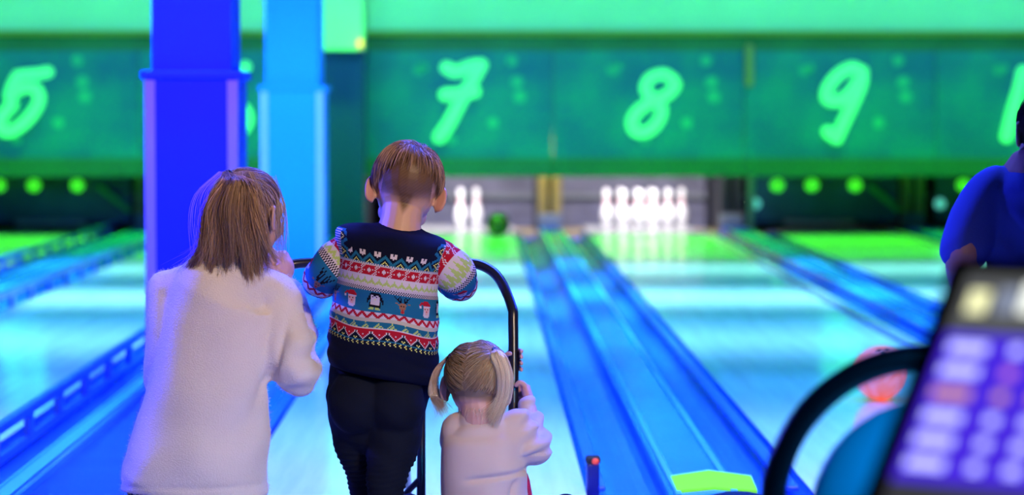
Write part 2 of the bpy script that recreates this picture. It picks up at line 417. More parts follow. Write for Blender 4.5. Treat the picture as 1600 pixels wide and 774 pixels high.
DIG = {
 5: ([[(78, 113), (62, 116), (46, 117), (32, 119)], [(32, 119), (24, 134), (20, 150)], [(20, 151), (40, 138), (60, 139), (66, 156), (55, 178), (36, 197), (16, 206), (6, 197), (10, 180), (24, 164)]], 15),
 6: ([[(385, 105), (362, 135), (350, 170), (352, 200), (372, 208), (388, 190), (382, 170), (362, 172)]], 15),
 7: ([[(698, 106), (712, 112), (735, 104), (752, 102)], [(752, 102), (736, 130), (716, 165), (702, 192), (687, 214)], [(696, 148), (716, 147), (741, 143)]], 17),
 8: ([[(1050, 124), (1036, 116), (1016, 122), (1008, 138), (1018, 154), (1032, 166), (1030, 186), (1014, 204), (994, 206), (987, 190), (998, 172), (1020, 158), (1042, 148), (1054, 134), (1050, 124)]], 15),
 9: ([[(1344, 112), (1330, 106), (1308, 118), (1293, 138), (1292, 154), (1308, 158), (1326, 148), (1340, 128)], [(1346, 112), (1344, 132), (1332, 160), (1318, 190), (1306, 216)], [(1306, 216), (1292, 206)]], 16),
 10: ([[(1598, 112), (1592, 140), (1582, 176), (1573, 214)], [(1650, 112), (1632, 125), (1620, 165), (1625, 205), (1645, 210), (1660, 170), (1662, 130), (1650, 112)]], 16),
}
def masking(n, x0, x1):
    cx = (x0 + x1) / 2
    word = {4: 'blank', 5: '5', 6: '6', 7: '7', 8: '8', 9: '9', 10: '10', 11: 'blank'}[n]
    lab = {4: 'teal masking panel off the left edge of the picture', 5: 'teal masking panel with a brushed pale green 5, left of the pillars',
           6: 'teal masking panel hidden mostly behind the two blue pillars', 7: 'teal masking panel with a brushed pale green 7, above the boy',
           8: 'teal masking panel with a brushed pale green 8 above the full pin rack', 9: 'teal masking panel with a brushed pale green 9',
           10: 'teal masking panel with a pale green 10 cut by the right edge'}[n]
    t = thing('masking_panel', (cx, SY, .52), lab, 'sign', 'masking panels above the pins')
    Geo().box((x0 + .004, SY, sz(248)), (x1 - .004, SY + .05, sz(80))).build('panel', M['mask'], t)
    Geo().box((x0, SY + .02, sz(81)), (x1, SY + .10, sz(54))).build('header', M['masktop'], t)
    Geo().box((x0, SY - .04, sz(276)), (x1, SY + .06, sz(247)), .012).build('lower_lip', M['masktop'], t)
    if n in DIG:
        g = Geo()
        for k, st in enumerate(DIG[n][0]): stroke(g, st, DIG[n][1], SY - .012 - .03 * k)
        d = g.build('digit', M['digit'], t, fix=True)
        c0 = {5: 38, 6: 372, 7: 715, 8: 1018, 9: 1318, 10: 1622}[n]
        for dx, y, r in ((-61, 110, 8), (-52, 106, 6), (85, 95, 9), (93, 128, 10), (97, 151, 10), (55, 192, 9), (-10, 218, 8)):
            Geo().lathe((sx(c0 + dx), SY - .004, sz(y)), [(r / SC, -.003), (r / SC, .003)], 16, 'y').build('dot', M['dot'], t)
    return t
bounds = {5: (LANES[5] - .885, (LANES[5] + LANES[6]) / 2), 6: ((LANES[5] + LANES[6]) / 2, -1.43), 7: (-1.05, .67), 8: (.67, 2.435), 9: (2.435, 4.205), 10: (4.205, 5.98), 4: (LANES[4] - .885, LANES[5] - .885)}
for n, (a_, b_) in bounds.items(): masking(n, a_, b_)
g = Geo().box((sx(1164), SY - .05, sz(135)), (sx(1176), SY - .005, sz(70)), .008)
tag(g.build('warning_strip', mat('orange_strip', (.50, .25, .14, 1), rough=.5), None), 'thin vertical orange strip on the masking between numbers 8 and 9', 'strip')
# pits
def pit(n, lit):
    x = LANES[n]; words = {4: 'four', 5: 'five', 6: 'six', 7: 'seven', 8: 'eight', 9: 'nine', 10: 'ten'}[n]
    t = thing('pinsetter', (x, DECK, -.1), {4: 'dark pinsetter opening beyond the left edge', 5: 'dark pinsetter opening with green lamps at the far left of the picture', 6: 'dark pinsetter opening hidden behind the blue pillars', 7: 'lit grey pinsetter opening behind the two pins', 8: 'lit grey pinsetter opening behind the full pin rack', 9: 'dark pinsetter opening with green lamps below the number 9', 10: 'dark pinsetter opening beside the man in blue'}[n], 'pinsetter', 'pinsetter openings')
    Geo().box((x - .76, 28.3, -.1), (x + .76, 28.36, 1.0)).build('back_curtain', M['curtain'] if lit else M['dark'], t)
    Geo().box((x - .76, 28.2, .26), (x + .76, 28.23, .30)).build('curtain_rail', M['grey'], t)
    if not lit:
        Geo().box((x - .70, DECK + .02, .08), (x + .70, DECK + .05, .60)).build('pit_screen', M['screenblue'], t)
        Geo().box((x - .40, DECK - .06, .05), (x + .28, DECK - .03, .11), .01).build('sweep_bar', M['grey'], t)
        gl = mat('green_lamp', (.1, .9, .1, 1), emit=(.06, .8, .02, 1), es=.9)
        for dx in (-.50, -.17, .24):
            L = Geo().ell((x + dx, DECK - .35, .445), (.065, .05, .06)).build('green_lamp', gl, t, True)
        Geo().ell((x - .68, DECK - .1, .26), (.05, .04, .05)).build('cyan_lamp', mat('cyan_lamp', (.2, .8, .7, 1), emit=(.1, .6, .5, 1), es=.9), t, True)
        Geo().tube([(x + .42, DECK - .1, .42), (x + .70, DECK - .1, .20)], [.03, .03], smooth=False).build('rake_arm', mat('green_arm', (.05, .35, .08, 1)), t)
    return t
for n in (4, 5, 6, 7, 8, 9, 10): pit(n, n in (7, 8))
def kick(x, xc, label, kind):
    t = thing('kickback_post', (x, DECK, -.1), label, 'post', 'posts between the pinsetters')
    Geo().box((xc - .11, DECK + .12, -.1), (xc + .11, 28.3, 1.0)).build('kickback_wall', M['dark'], t)
    for d in (-.065, .065):
        Geo().box((x + d - .045, DECK, .16), (x + d + .045, DECK + .12, .9), .01).build('upright', M['post'] if kind else M['dark'], t)
    Geo().box((x - .11, DECK - .03, .035), (x + .11, DECK + .12, .16), .012).build('foot_block', M['grey'], t)
kick(.67, .67, 'ochre post between the pins of lanes seven and eight', 1)
kick(2.42, 2.435, 'dark post right of the full pin rack', 0)
kick(4.17, 4.205, 'pair of ochre uprights between openings nine and ten', 1)
kick(-3.20, -3.135, 'ochre post left of the nearest blue pillar', 1)
kick(-1.22, -1.22, 'post behind the teal pier', 0)
tag(Geo().box((2.56, DECK - .2, 0), (2.62, DECK - .14, .9), .01).build('green_post', mat('green_post', (.12, .35, .2, 1)), None), 'slim grey green post between the lit and the dark opening', 'post')
# pins
PROF = [(.0255, 0), (.029, .006), (.036, .03), (.0465, .06), (.0560, .09), (.0603, .114), (.0585, .14), (.052, .17), (.040, .20), (.029, .225), (.0235, .25), (.0228, .262), (.0245, .285), (.030, .31), (.0322, .335), (.0305, .355), (.022, .372), (.010, .380), (.001, .381)]
def pin(x, y, label, group, src=None):
    if src is None:
        t = thing('bowling_pin', (x, y, 0), label, 'bowling pin', group)
        Geo().lathe((x, y, .001), PROF, 24).build('pin_body', M['pin'], t, True)
        for za, zb, ra in ((.232, .243, .0275), (.262, .273, .0245)):
            Geo().lathe((x, y, .001), [(ra + .0005, za), (ra, (za + zb) / 2), (ra - .0003 if za < .25 else ra + .0015, zb)], 24).build('neck_stripe', M['stripe'], t, True)
        return t
    t = copy_tree(src, (x, y, 0)); t['label'] = label; t['group'] = group; return t
y0 = 26.72; dy = .264; s_ = .3048; src = None
rows = [(0, 0, 'front white pin of the lane eight rack'),
 (1, -.5, 'white pin behind the front one, to its left, lane eight'), (1, .5, 'white pin behind the front one, to its right, lane eight'),
 (2, -1, 'left white pin of the third row, lane eight'), (2, 0, 'middle white pin of the third row, lane eight'), (2, 1, 'right white pin of the third row, lane eight'),
 (3, -.5, 'back row white pin left of centre, lane eight'), (3, .5, 'back row white pin right of centre, lane eight'), (3, 1.5, 'rightmost white pin of the back row, lane eight')]
for r_, c_, lab in rows:
    q = pin(LANES[8] + c_ * s_, y0 + r_ * dy, lab, 'pins of lane eight', src); src = src or q
pin(LANES[7] + .02, y0 + 2 * dy, 'left of the two white pins still standing on lane seven', 'pins of lane seven', src)
pin(LANES[7] + .5 * s_ + .02, y0 + 3 * dy, 'right of the two white pins still standing on lane seven', 'pins of lane seven', src)
# balls
def ball(c, r, m, label, extra=None):
    t = thing('bowling_ball', (c[0], c[1], c[2] - r), label, 'bowling ball')
    Geo().ell(c, r, n=32, m=48).build('shell', m, t, True)
    for dx, dz in ((-.018, .02), (.018, .02), (0, -.02)):
        d = np.array((dx + .02, -.05, .095 + dz * .1)); d = np.array((dx, -.6 * r, .8 * r + dz)); d /= np.linalg.norm(d)
        R = Vector(d).to_track_quat('Z', 'Y').to_matrix()
        Geo().ell(np.array(c) + d * r * .995, (.012, .012, .0025), R, 6, 12).build('finger_hole', M['rubber'], t, True)
def swirl(name, a, b, sc=6):
    m = mat(name, a, rough=.12); nt = m.node_tree; n = nt.nodes.new('ShaderNodeTexNoise'); n.inputs['Scale'].default_value = sc; n.inputs['Distortion'].default_value = 2
    r = nt.nodes.new('ShaderNodeValToRGB'); r.color_ramp.elements[0].color = a; r.color_ramp.elements[1].color = b
    r.color_ramp.elements[0].position = .42; r.color_ramp.elements[1].position = .6
    tc = nt.nodes.new('ShaderNodeTexCoord'); nt.links.new(tc.outputs['Object'], n.inputs['Vector'])
    nt.links.new(n.outputs[0], r.inputs[0]); nt.links.new(r.outputs[0], nt.nodes['Principled BSDF'].inputs['Base Color']); return m
mo = swirl('orange_swirl', (1.0, .34, .24, 1), (1.0, .62, .60, 1))
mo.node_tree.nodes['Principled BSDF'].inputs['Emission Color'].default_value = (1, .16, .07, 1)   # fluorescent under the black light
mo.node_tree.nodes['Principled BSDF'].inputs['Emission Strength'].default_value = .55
ball((1.61, 11.05, .1095), .109, mo, 'glowing orange pink bowling ball rolling on lane eight, behind the black hoop')
ball((.163, 25.3, .1095), .109, swirl('green_glint_swirl', (.004, .02, .01, 1), (.22, .10, .02, 1)), 'dark green bowling ball rolling at the far end of lane seven')  # orange glints painted in as the second swirl colour
# ------------------------------------------------------------------ materials of people
M['skin'] = mat('skin', (.62, .38, .30, 1), rough=.5, sss=.1, bump=.05, bscale=90)
M['skin_red'] = mat('skin_rosy', (.62, .34, .27, 1), rough=.5, sss=.1)
M['cream'] = mat('cream_wool', (.76, .70, .69, 1), rough=.95, sheen=.35, bump=.35, bscale=260, noise=.03, nscale=10)
M['peach'] = mat('pale_jersey', (.62, .47, .42, 1), rough=.9, sheen=.2, bump=.1, bscale=500)
M['navy'] = mat('navy_leggings', (.004, .006, .016, 1), spec=.15, rough=.85, bump=.15, bscale=300)
M['jeans'] = mat('denim', (.03, .05, .13, 1), rough=.9, bump=.2, bscale=400)
M['shirt'] = mat('blue_shirt', (.03, .06, .42, 1), rough=.9, bump=.1, bscale=200)
M['eye'] = mat('eye_white', (.8, .8, .8, 1), rough=.15)
M['iris'] = mat('iris', (.05, .10, .15, 1), rough=.1)
M['lip'] = mat('lips', (.55, .18, .16, 1), rough=.4)
M['nail'] = mat('nail', (.75, .42, .38, 1), rough=.25)
M['shoe'] = mat('shoe', (.03, .03, .05, 1), rough=.5)
M['crimson'] = mat('crimson_print', (.45, .01, .06, 1), rough=.8, noise=.6, nscale=90)
U = 7 / F
def pts(l): return np.array([P(*q) for q in l])
def frame(yaw, pitch, roll):
    """columns: right, forward, up; yaw to the right, pitch down, roll clockwise as seen from behind"""
    return np.array(Matrix.Rotation(-yaw, 3, 'Z') @ Matrix.Rotation(-pitch, 3, 'X') @ Matrix.Rotation(roll, 3, 'Y'))
class Head:
    """head in a local frame: x right, y forward, z up, unit = head height"""
    def __init__(s, c, R, h): s.c = np.asarray(c, float); s.R = R; s.h = h
    def w(s, p): return s.c + s.R @ (np.asarray(p, float) * s.h)
    def skull(s, g, ears=True, earout=.0):
        e = lambda p, r, RR=None: g.ell(s.w(p), np.array(r) * s.h, s.R if RR is None else s.R @ RR, 14, 20)
        e((0, -.07, .14), (.345, .42, .36)); e((0, .02, -.02), (.31, .36, .30))
        e((0, .14, -.18), (.245, .24, .26)); e((0, .26, -.34), (.11, .12, .11))
        e((0, .30, .08), (.24, .11, .14)); e((-.15, .27, -.14), (.12, .10, .12)); e((.15, .27, -.14), (.12, .10, .12))
        g.tube([s.w((0, .37, .06)), s.w((0, .42, -.04)), s.w((0, .46, -.11))], np.array((.04, .045, .055)) * s.h, 10, 3)
        e((-.045, .41, -.12), (.03, .04, .028)); e((.045, .41, -.12), (.03, .04, .028))
        if ears:
            for q in (-1, 1):
                RR = np.array(Matrix.Rotation(q * (.45 + earout), 3, 'Z'))
                e((q * .36, -.02, -.03), (.022, .075, .13), RR)
                o = []
                for k in range(9):
                    a = -1.9 + k * 3.9 / 8; o.append(np.array((q * .36, -.02, -.03)) + RR @ np.array((q * .012, -.085 * math.cos(a * .9) , .135 * math.sin(a) + .01)))
                g.tube([s.w(x) for x in o], .021 * s.h, 8, 2)
                e((q * .352, .01, -.14), (.02, .028, .035))
        return g
    def face(s, parent):
        for q in (-1, 1):
            p = s.w((q * .135, .345, .015)); 
            e = Geo().ell(p, .052 * s.h).build('eye', M['eye'], parent, True)
            Geo().ell(p + s.R @ np.array((0, .034 * s.h, 0)), np.array((.026, .022, .026)) * s.h, s.R).build('iris', M['iris'], e, True)
        Geo().tube([s.w((-.09, .375, -.225)), s.w((0, .405, -.22)), s.w((.09, .375, -.225))], np.array((.012, .028, .012)) * s.h, 10, 4).build('mouth', M['lip'], parent, True)
def hand(g, wrist, fwd, palm, side, size=1.0, curl=.8, thumb=.6):
    """palm and five fingers; fwd = along the fingers, palm = direction the palm faces, side = towards the thumb"""
    f = np.array(fwd, float); f /= np.linalg.norm(f); p = np.array(palm, float); p -= f * (p @ f); p /= np.linalg.norm(p)
    t = np.cross(f, p); t = t if t @ np.array(side, float) > 0 else -t
    W = np.asarray(wrist, float); k = size
    g.tube([W, W + f * .045 * k, W + f * .085 * k], np.array((.022, .034, .033)) * k, 12, 4, flat=(p, .5))
    for i, (o, L) in enumerate(((.028, .070), (.010, .078), (-.009, .072), (-.027, .056))):
        b = W + f * .082 * k + t * o * k; q = [b - f * .02 * k, b]; d = f; a = 0; 
        for j, seg in enumerate((.46, .30, .24)):
            a += curl * (.9, 1.0, .7)[j]; d = f * math.cos(a) + p * math.sin(a); q.append(q[-1] + d * L * seg * k)
        g.tube(q, np.array((.010, .0098, .0088, .0080, .0068)) * k, 10, 3)
    b = W + f * .02 * k + t * .022 * k
    d1 = f * .55 + t * .75 + p * .35; d1 /= np.linalg.norm(d1); d2 = f * .85 + t * .2 * (1 - thumb) + p * thumb; d2 /= np.linalg.norm(d2)
    g.tube([b, b + d1 * .032 * k, b + d1 * .032 * k + d2 * .026 * k, b + d1 * .032 * k + d2 * .048 * k], np.array((.014, .0125, .0105, .0085)) * k, 10, 3)
def fingers(g, lists, r, name=None):
    for l in lists: g.tube(l, r * np.linspace(1.08, .85, len(l)), 10, 4)
def shoe(g, ankle, fwd, L=.17, h=.06):
    f = np.array((fwd[0], fwd[1], 0.)); f /= np.linalg.norm(f); a = np.array((ankle[0], ankle[1], 0.))
    g.tube([a - f * L * .28 + (0, 0, h * .55), a + f * L * .1 + (0, 0, h * .6), a + f * L * .45 + (0, 0, h * .45), a + f * L * .68 + (0, 0, h * .38)], np.array((.5, .55, .58, .45)) * h, 14, 4)
    g.tube([a + (0, 0, h * .7), a + (0, 0, h * 1.5)], [h * .5, h * .5], 12, smooth=False)
# hair made of many fine tapered strands, three sided, with a tone of its own each
def strands(name, paths, r, tones, m, parent, jitter=0):
    V = []; Fc = []; col = []; n = 0
    tri = [(math.cos(a), math.sin(a)) for a in (0, 2.09, 4.19)]
    for k, p in enumerate(paths):
        p = np.asarray(p); L = len(p); T = np.gradient(p, axis=0); T /= np.linalg.norm(T, axis=1)[:, None] + 1e-9
        u = np.cross(T, (0.3, 1, .2)); u /= np.linalg.norm(u, axis=1)[:, None] + 1e-9; w_ = np.cross(T, u)
        rr = r * (1 - np.linspace(0, 1, L) ** 2 * .85) * rng.uniform(.7, 1.25)
        for ca, sa in tri: V.append(p + rr[:, None] * (u * ca + w_ * sa))
        for i in range(L - 1):
            for j in range(3):
                a = n + j * L + i; b = n + ((j + 1) % 3) * L + i; Fc.append((a, b, b + 1, a + 1))
        col.append(np.repeat(np.append(tones[k], 1)[None], 3 * L, 0)); n += 3 * L
    V = np.concatenate(V) - np.array(parent_world(parent)); me = bpy.data.meshes.new(name); me.from_pydata(V.tolist(), [], Fc)
    ca = me.color_attributes.new('tone', 'FLOAT_COLOR', 'POINT'); ca.data.foreach_set('color', np.concatenate(col).reshape(-1).astype(np.float32))
    o = bpy.data.objects.new(name, me); C.objects.link(o); me.materials.append(m); o.parent = parent
    me.polygons.foreach_set('use_smooth', [True] * len(me.polygons)); return o
def hairmat(name):
    m = mat(name, (1, 1, 1, 1), rough=.42, attr='tone', spec=.35); return m
M['hair'] = hairmat('hair_strands')
def tone(a, b, n, sp=.25):
    a = np.array(a); b = np.array(b); t = rng.beta(1.4, 1.4, n)[:, None]
    return np.clip((a * (1 - t) + b * t) * rng.uniform(1 - sp, 1 + sp, (n, 1)), 0, 1)
def surf_paint(me_obj, fn, name='tone'):
    """colour per vertex of an organic mesh from a function of world position"""
    me = me_obj.data; n = len(me.vertices); co = np.empty(n * 3); me.vertices.foreach_get('co', co)
    co = co.reshape(-1, 3) + np.array(parent_world(me_obj.parent)); c = fn(co)
    ca = me.color_attributes.new(name, 'FLOAT_COLOR', 'POINT')
    ca.data.foreach_set('color', np.concatenate([c, np.ones((n, 1))], 1).reshape(-1).astype(np.float32))
def smoothstep(a, b, x): t = np.clip((x - a) / (b - a), 0, 1); return t * t * (3 - 2 * t)
M['skinhair'] = mat('scalp_and_skin', (1, 1, 1, 1), rough=.5, attr='tone', sss=.06)
# ================================================================== BOY
boy = thing('person', (-.27, 7.0, 0), 'small boy in a patterned winter jumper and navy leggings leaning on the black hoop', 'person')
hb = 145 * U
Rb = frame(-.10, .42, .17)
HB = Head(P(634, 302, 7.04), Rb, hb)
g = Geo(); HB.skull(g, earout=.35)
g.tube(pts([(630, 318, 7.03), (626, 345, 7.0), (621, 385, 6.99)]), np.array((34, 32, 40)) * U, 18, 4)
# trunk, legs, arms of the body under the clothes
g.tube(pts([(620, 395, 7.0), (606, 450, 7.0), (602, 520, 6.98), (596, 600, 6.98)]), np.array((44, 50, 52, 50)) * U, 18, 4, flat=((0, 1, 0), .75))
for a_ in ([(575, 610, 6.99), (572, 690, 7.02), (573, 774, 7.06), (575, 830, 7.08), (576, 878, 7.09)], [(618, 610, 6.97), (606, 690, 6.95), (602, 774, 6.93), (602, 830, 6.91), (602, 880, 6.90)]):
    g.tube(pts(a_), np.array((28, 22, 15, 13, 11)) * U, 14, 4)
armL = [(552, 392, 7.0), (522, 412, 6.98), (503, 432, 7.02), (520, 424, 7.15), (560, 412, 7.24)]
armR = [(686, 402, 7.0), (706, 420, 6.98), (714, 438, 7.02), (694, 430, 7.15), (655, 414, 7.24)]
for a_, sd in ((armL, 1), (armR, -1)):
    g.tube(pts(a_), np.array((20, 17, 15, 14, 12)) * U, 14, 4)
    w0 = P(*a_[-1]); hand(g, w0, (sd, .15, -.05), (0, 0, -1), (0, -1, 0), .62, .55)
bb = g.organic('body', M['skinhair'], boy, .0032, 4)
def boypaint(co):
    d = (co - HB.c) @ HB.R / HB.h; x, y, z = d.T
    skin = np.array((.62, .38, .29)); fuzz = np.array((.15, .080, .035))
    edge = -.24 + .45 * np.abs(x) ** 1.0 - .10 * np.exp(-(x / .05) ** 2) + .55 * np.clip(y + .1, 0, 1)      # hairline, with the point at the nape
    edge = np.where(np.abs(x) > .27, np.maximum(edge, -.02), edge)
    m_ = smoothstep(edge - .05, edge + .10, z) * (y < .30 + 0 * z)
    n = np.sin(co[:, 0] * 900) * np.sin(co[:, 2] * 800 + co[:, 0] * 400) * .08
    c = skin[None] * (1 - m_[:, None]) + fuzz[None] * m_[:, None] * (1 + n[:, None] * 3)
    ear = (np.abs(x) > .345) & (z < .14) & (z > -.2) & (y > -.2)
    c[ear] = np.array((.60, .30, .22)); return np.clip(c, 0, 1)
surf_paint(bb, boypaint)
HB.face(boy)
def combed(H, n, start, flow, L, off, seg=9, ell_c=(0, -.07, .14), ell_r=(.345, .42, .36), out=.03, keep=None, lift=0):
    """strands that follow the skull surface; start() gives a point on the unit sphere, flow(p) the combing direction"""
    ec = np.array(ell_c); er = np.array(ell_r); res = []
    for i in range(n):
        p = start(); 
        if keep is not None and not keep(p): continue
        path = []; l_ = L * rng.uniform(.7, 1.15); o_ = off * rng.uniform(.3, 1.3); step = l_ / seg
        for k in range(seg + 1):
            t = k / seg; h_ = 1 + (o_ * math.sin(min(1, t * 1.6 + .05) * PI / 2) + lift * math.sin(t * PI)) / .38 
            path.append(H.w(ec + p * er * h_))
            f = flow(p, t); f = f - p * (f @ p); f /= np.linalg.norm(f) + 1e-9
            p = p + f * step / .38; p /= np.linalg.norm(p)
        res.append(np.array(path))
    return res
def rs():
    v = rng.normal(size=3); return v / np.linalg.norm(v)
crown = np.array((.10, -.62, .78)); crown /= np.linalg.norm(crown)
def bstart():
    while True:
        v = rs()
        if v[2] > .50 - .38 * v[0] ** 2 - .25 * max(0, v[1]): return v
def bflow(p, t):
    d = p - crown; rad = d / (np.linalg.norm(d) + 1e-6); sw = np.cross(crown, rad)
    return rad + np.array((-.8, 0, 0)) * max(0, d[0] + .25) * (p[2] > .45) + .9 * sw * math.exp(-np.linalg.norm(d) * 1.3) + np.array((-.15, 0, -.45)) * (1 + t) + .12 * rng.normal(size=3) * .4
ps = combed(HB, 6000, bstart, bflow, .27, .05)
strands('hair', ps, .00085, tone((.12, .06, .03), (.60, .38, .24), len(ps), .35), M['hair'], boy)
# ---- leggings
g = Geo()
g.tube(pts([(600, 560, 7.0), (594, 600, 7.0), (588, 640, 6.99)]), np.array((80, 83, 74)) * U, 24, 5, flat=((0, 1, 0), .72))
g.ell(P(560, 628, 6.94), np.array((48, 48, 52)) * U); g.ell(P(617, 630, 6.93), np.array((47, 48, 52)) * U)
g.tube(pts([(556, 620, 6.98), (556, 690, 7.01), (566, 740, 7.04), (570, 774, 7.06), (573, 830, 7.08), (575, 868, 7.09)]), np.array((48, 36, 25, 24, 20, 17)) * U, 18, 4)
g.tube(pts([(620, 620, 6.97), (614, 690, 6.95), (605, 740, 6.93), (602, 774, 6.93), (602, 830, 6.91), (602, 868, 6.90)]), np.array((46, 44, 33, 29, 22, 18)) * U, 18, 4)
def legwarp(co, no):
    py = 170 + (CAMZ - co[:, 2]) / U
    k = np.exp(-((py - 745) / 45) ** 2)
    d = np.sin(co[:, 2] * 420 + 2.5 * np.sin(co[:, 0] * 40 + co[:, 1] * 30)) * .0022 * k + np.sin(co[:, 2] * 90 + co[:, 0] * 70) * .0012
    return co + no * d[:, None]
g.organic('leggings', M['navy'], boy, .0055, 5, legwarp)
g = Geo(); shoe(g, P(575, 880, 7.09), (-.1, 1), .17); shoe(g, P(602, 880, 6.9), (.12, 1), .17)
g.organic('shoe', M['shoe'], boy, .004, 3)
# ---- knitted jumper: one quad per stitch, coloured by the knitting chart
W_ = np.array((.62, .55, .62)); RD = np.array((.42, .008, .025)); TL = np.array((.012, .14, .27)); NV = np.array((.002, .004, .020))
LM = np.array((.42, .55, .16)); YE = np.array((.72, .72, .20)); BG = np.array((.50, .45, .38)); BR = np.array((.30, .14, .08)); OR = np.array((.8, .3, .03))
BL = np.array((.004, .005, .012)); PK = np.array((.75, .42, .40))
MOT = {
 'deer': ["N...N....N..N", ".N.N.N..N.NN.", "..NN.N..N.N..", "...NNN..NNN..", "....NN..NN...", ".BB..BBBB..BB", "...BBBBBBB...", "....BNBNB....", "....BBBBB....", "....BBBBB....", ".....BRB.....", ".....RRR.....", ".....BRB....."],
 'hat': [".............", ".....RRRRR...", "..RRRRRRRRR..", ".RRRRRRRRRRR.", "RR..RRRRRRRR.", "WW..WWWWWWWW.", "WW..PPPPPPP..", "....PNPPNPP..", "....WPPPPPW..", "....WPPRPPW..", "....WWPPPWW..", "....WWWWWWW..", ".....WWWWW..."],
 'peng': ["...NNNNNNN...", "..NNNNNNNNN..", "..NWWNNWWNN..", ".NNWNWWNWWNN.", ".NNWWWWWWWNN.", "NNNWWWOWWWNNN", "NN.WWWWWWW.NN", "N..WWWWWWWN.N", "N.NWWWWWWWN.N", "..NWWWWWWWN..", "..NNNNNNNNN..", "...YYY.YYY...", "..YYYY.YYYY.."]}
CH = {'N': BL, 'B': BR, 'R': RD, 'W': W_, 'P': PK, 'O': YE, 'Y': LM}
def stitch(i, j):
    """chart: row i counted down from the neck, column j"""
    c = j % 12
    tri = abs(c - 6)                               # 0..6
    if i < 24: return NV
    if i < 34:
        k = i - 24
        if k <= 3 and abs(((j + 6) % 12) - 6) <= 2 and not (k == 0 and ((j + 6) % 12) == 6) and not (k == 3 and abs(((j + 6) % 12) - 6) > 0) : 
            return W_ if k < 4 and tri >= 4 else NV
        z = 2 + tri * .9
        if abs(k - z) < 1.3: return TL
        if k > z and ((k == 7 and tri in (1,)) or (k == 6 and tri == 0) or (k == 8 and tri == 2)): return YE
        if k >= 9: return W_ if j % 2 else TL
        return TL * .8 if (k > z and tri > 3) else NV
    if i == 34: return W_ * .8
    if i < 43:
        k = i - 35
        if abs(c - 6) <= 1 and abs(k - 3.5) <= .6 or c == 6 and 2 <= k <= 5: return W_
        if (c in (0, 11) or (c in (1, 10) and k in (1, 6)) or (c in (2, 9) and k in (0, 3, 4, 7))) and (k + c) % 2 == 0: return W_
        return RD
    if i < 45: return W_
    if i < 50:
        k = i - 45; z = abs((j % 6) - 3)
        return LM if abs(k - 1 - z * .8) < 1.4 else W_
    if i < 52: return W_ * .9
    if i < 55: return W_ if (i + j // 1) % 2 == 0 and i != 53 or (i == 53 and j % 2) else BL
    if i < 71:
        k = i - 56; q = (j - 3) % 63; w = q // 21; x = q % 21 - 4
        if 0 <= k < 13 and 0 <= x < 13:
            ch = MOT[('deer', 'hat', 'peng')[w]][k][x]
            if ch != '.': return CH[ch]
        return TL
    if i < 76:
        k = i - 71; z = abs((j % 8) - 4); return RD if abs(k - z) < 1.3 else W_
    if i < 79: return BG
    if i < 84:
        k = i - 79; return LM if (abs((j % 10) - 5) <= k * .8 and (j + i) % 3) else TL * .9
    if i == 84: return W_
    if i < 87: return RD
    if i < 93:
        k = i - 87; z = abs(c - 6)
        if z + k < 5: return W_ if (z == 0 and k == 1) else RD
        if z + k == 5: return W_
        return YE if (k == 4 and tri in (5,)) or (k == 5 and tri == 6) else NV
    if i == 93: return TL
    if i < 97: return YE if (i + j) % 2 == 0 and (j // 2 + i) % 2 else NV
    return NV
def knit(name, ringC, ringA, ringB, nseg, chart, parent, m, warp=None):
    n = len(ringC); ang = np.linspace(0, 2 * PI, nseg, endpoint=False)
    V = np.array([[ringC[i] + ringA[i] * math.cos(a) + ringB[i] * math.sin(a) for a in ang] for i in range(n)])
    if warp: V = warp(V)
    V = V.reshape(-1, 3); f = []; col = []
    for i in range(n - 1):
        for j in range(nseg):
            f.append((i * nseg + j, (i + 1) * nseg + j, (i + 1) * nseg + (j + 1) % nseg, i * nseg + (j + 1) % nseg)); c = chart(i, j); col.append(c)
    return V, f, col
def blend(tab, n):
    """rows of numbers interpolated to n rows"""
    t = np.array(tab, float); x = np.linspace(0, 1, len(t)); d = np.concatenate([[0], np.cumsum(np.hypot(np.diff(t[:, 0]), np.diff(t[:, 1])))]); x = d / d[-1]
    q, _ = cat(t, np.ones(len(t)), 12); xq, _ = cat(np.c_[x, x], np.ones(len(t)), 12); xs = np.linspace(0, 1, n)
    return np.stack([np.interp(xs, xq[:, 0], q[:, k]) for k in range(t.shape[1])], 1)
# px, py, Y, half width px, half depth px, roll
TT_ = blend([(625, 352, 7.00, 33, 30, .15), (624, 356, 7.0, 44, 35, .16), (621, 359, 7.0, 66, 42, .165), (618, 364, 6.99, 82, 52, .165), (614, 373, 6.98, 90, 60, .165), (611, 390, 6.97, 87, 65, .165), (608, 415, 6.96, 80, 68, .165),
  (605, 445, 6.96, 80, 68, .17), (603, 480, 6.97, 84, 68, .17), (601, 515, 6.97, 86, 70, .175), (600, 545, 6.97, 88, 72, .18), (599, 565, 6.97, 88, 72, .185), (598, 580, 6.97, 86, 71, .19), (598, 587, 6.98, 80, 66, .19), (598, 584, 6.98, 72, 60, .19)], 131)
rc = [P(a, b, c_) for a, b, c_ in TT_[:, :3]]
A_ = [np.array((math.cos(r_), 0, -math.sin(r_))) * h_ * U for h_, r_ in TT_[:, [3, 5]]]; B_ = [np.array((0, h_ * U, 0)) for h_ in TT_[:, 4]]
NS = 252
def chartT(i, j):
    # distance (in stitches) sideways from the arm holes, which the yoke border also follows
    a = j / NS * 2 * PI
    x = math.cos(a) * TT_[i, 3] / 1.9
    if i < 45:
        side = (TT_[8 if i < 8 else i, 3] / 1.9) * .90 - abs(x)
        k = int(33 - max(0, side) * .9); 
        if k > i and i > 9: return NV if k < 28 else stitch(min(k, 40), int(i + 2))
    return stitch(i if i < 24 else int(24 + (i - 24) * .955), j)
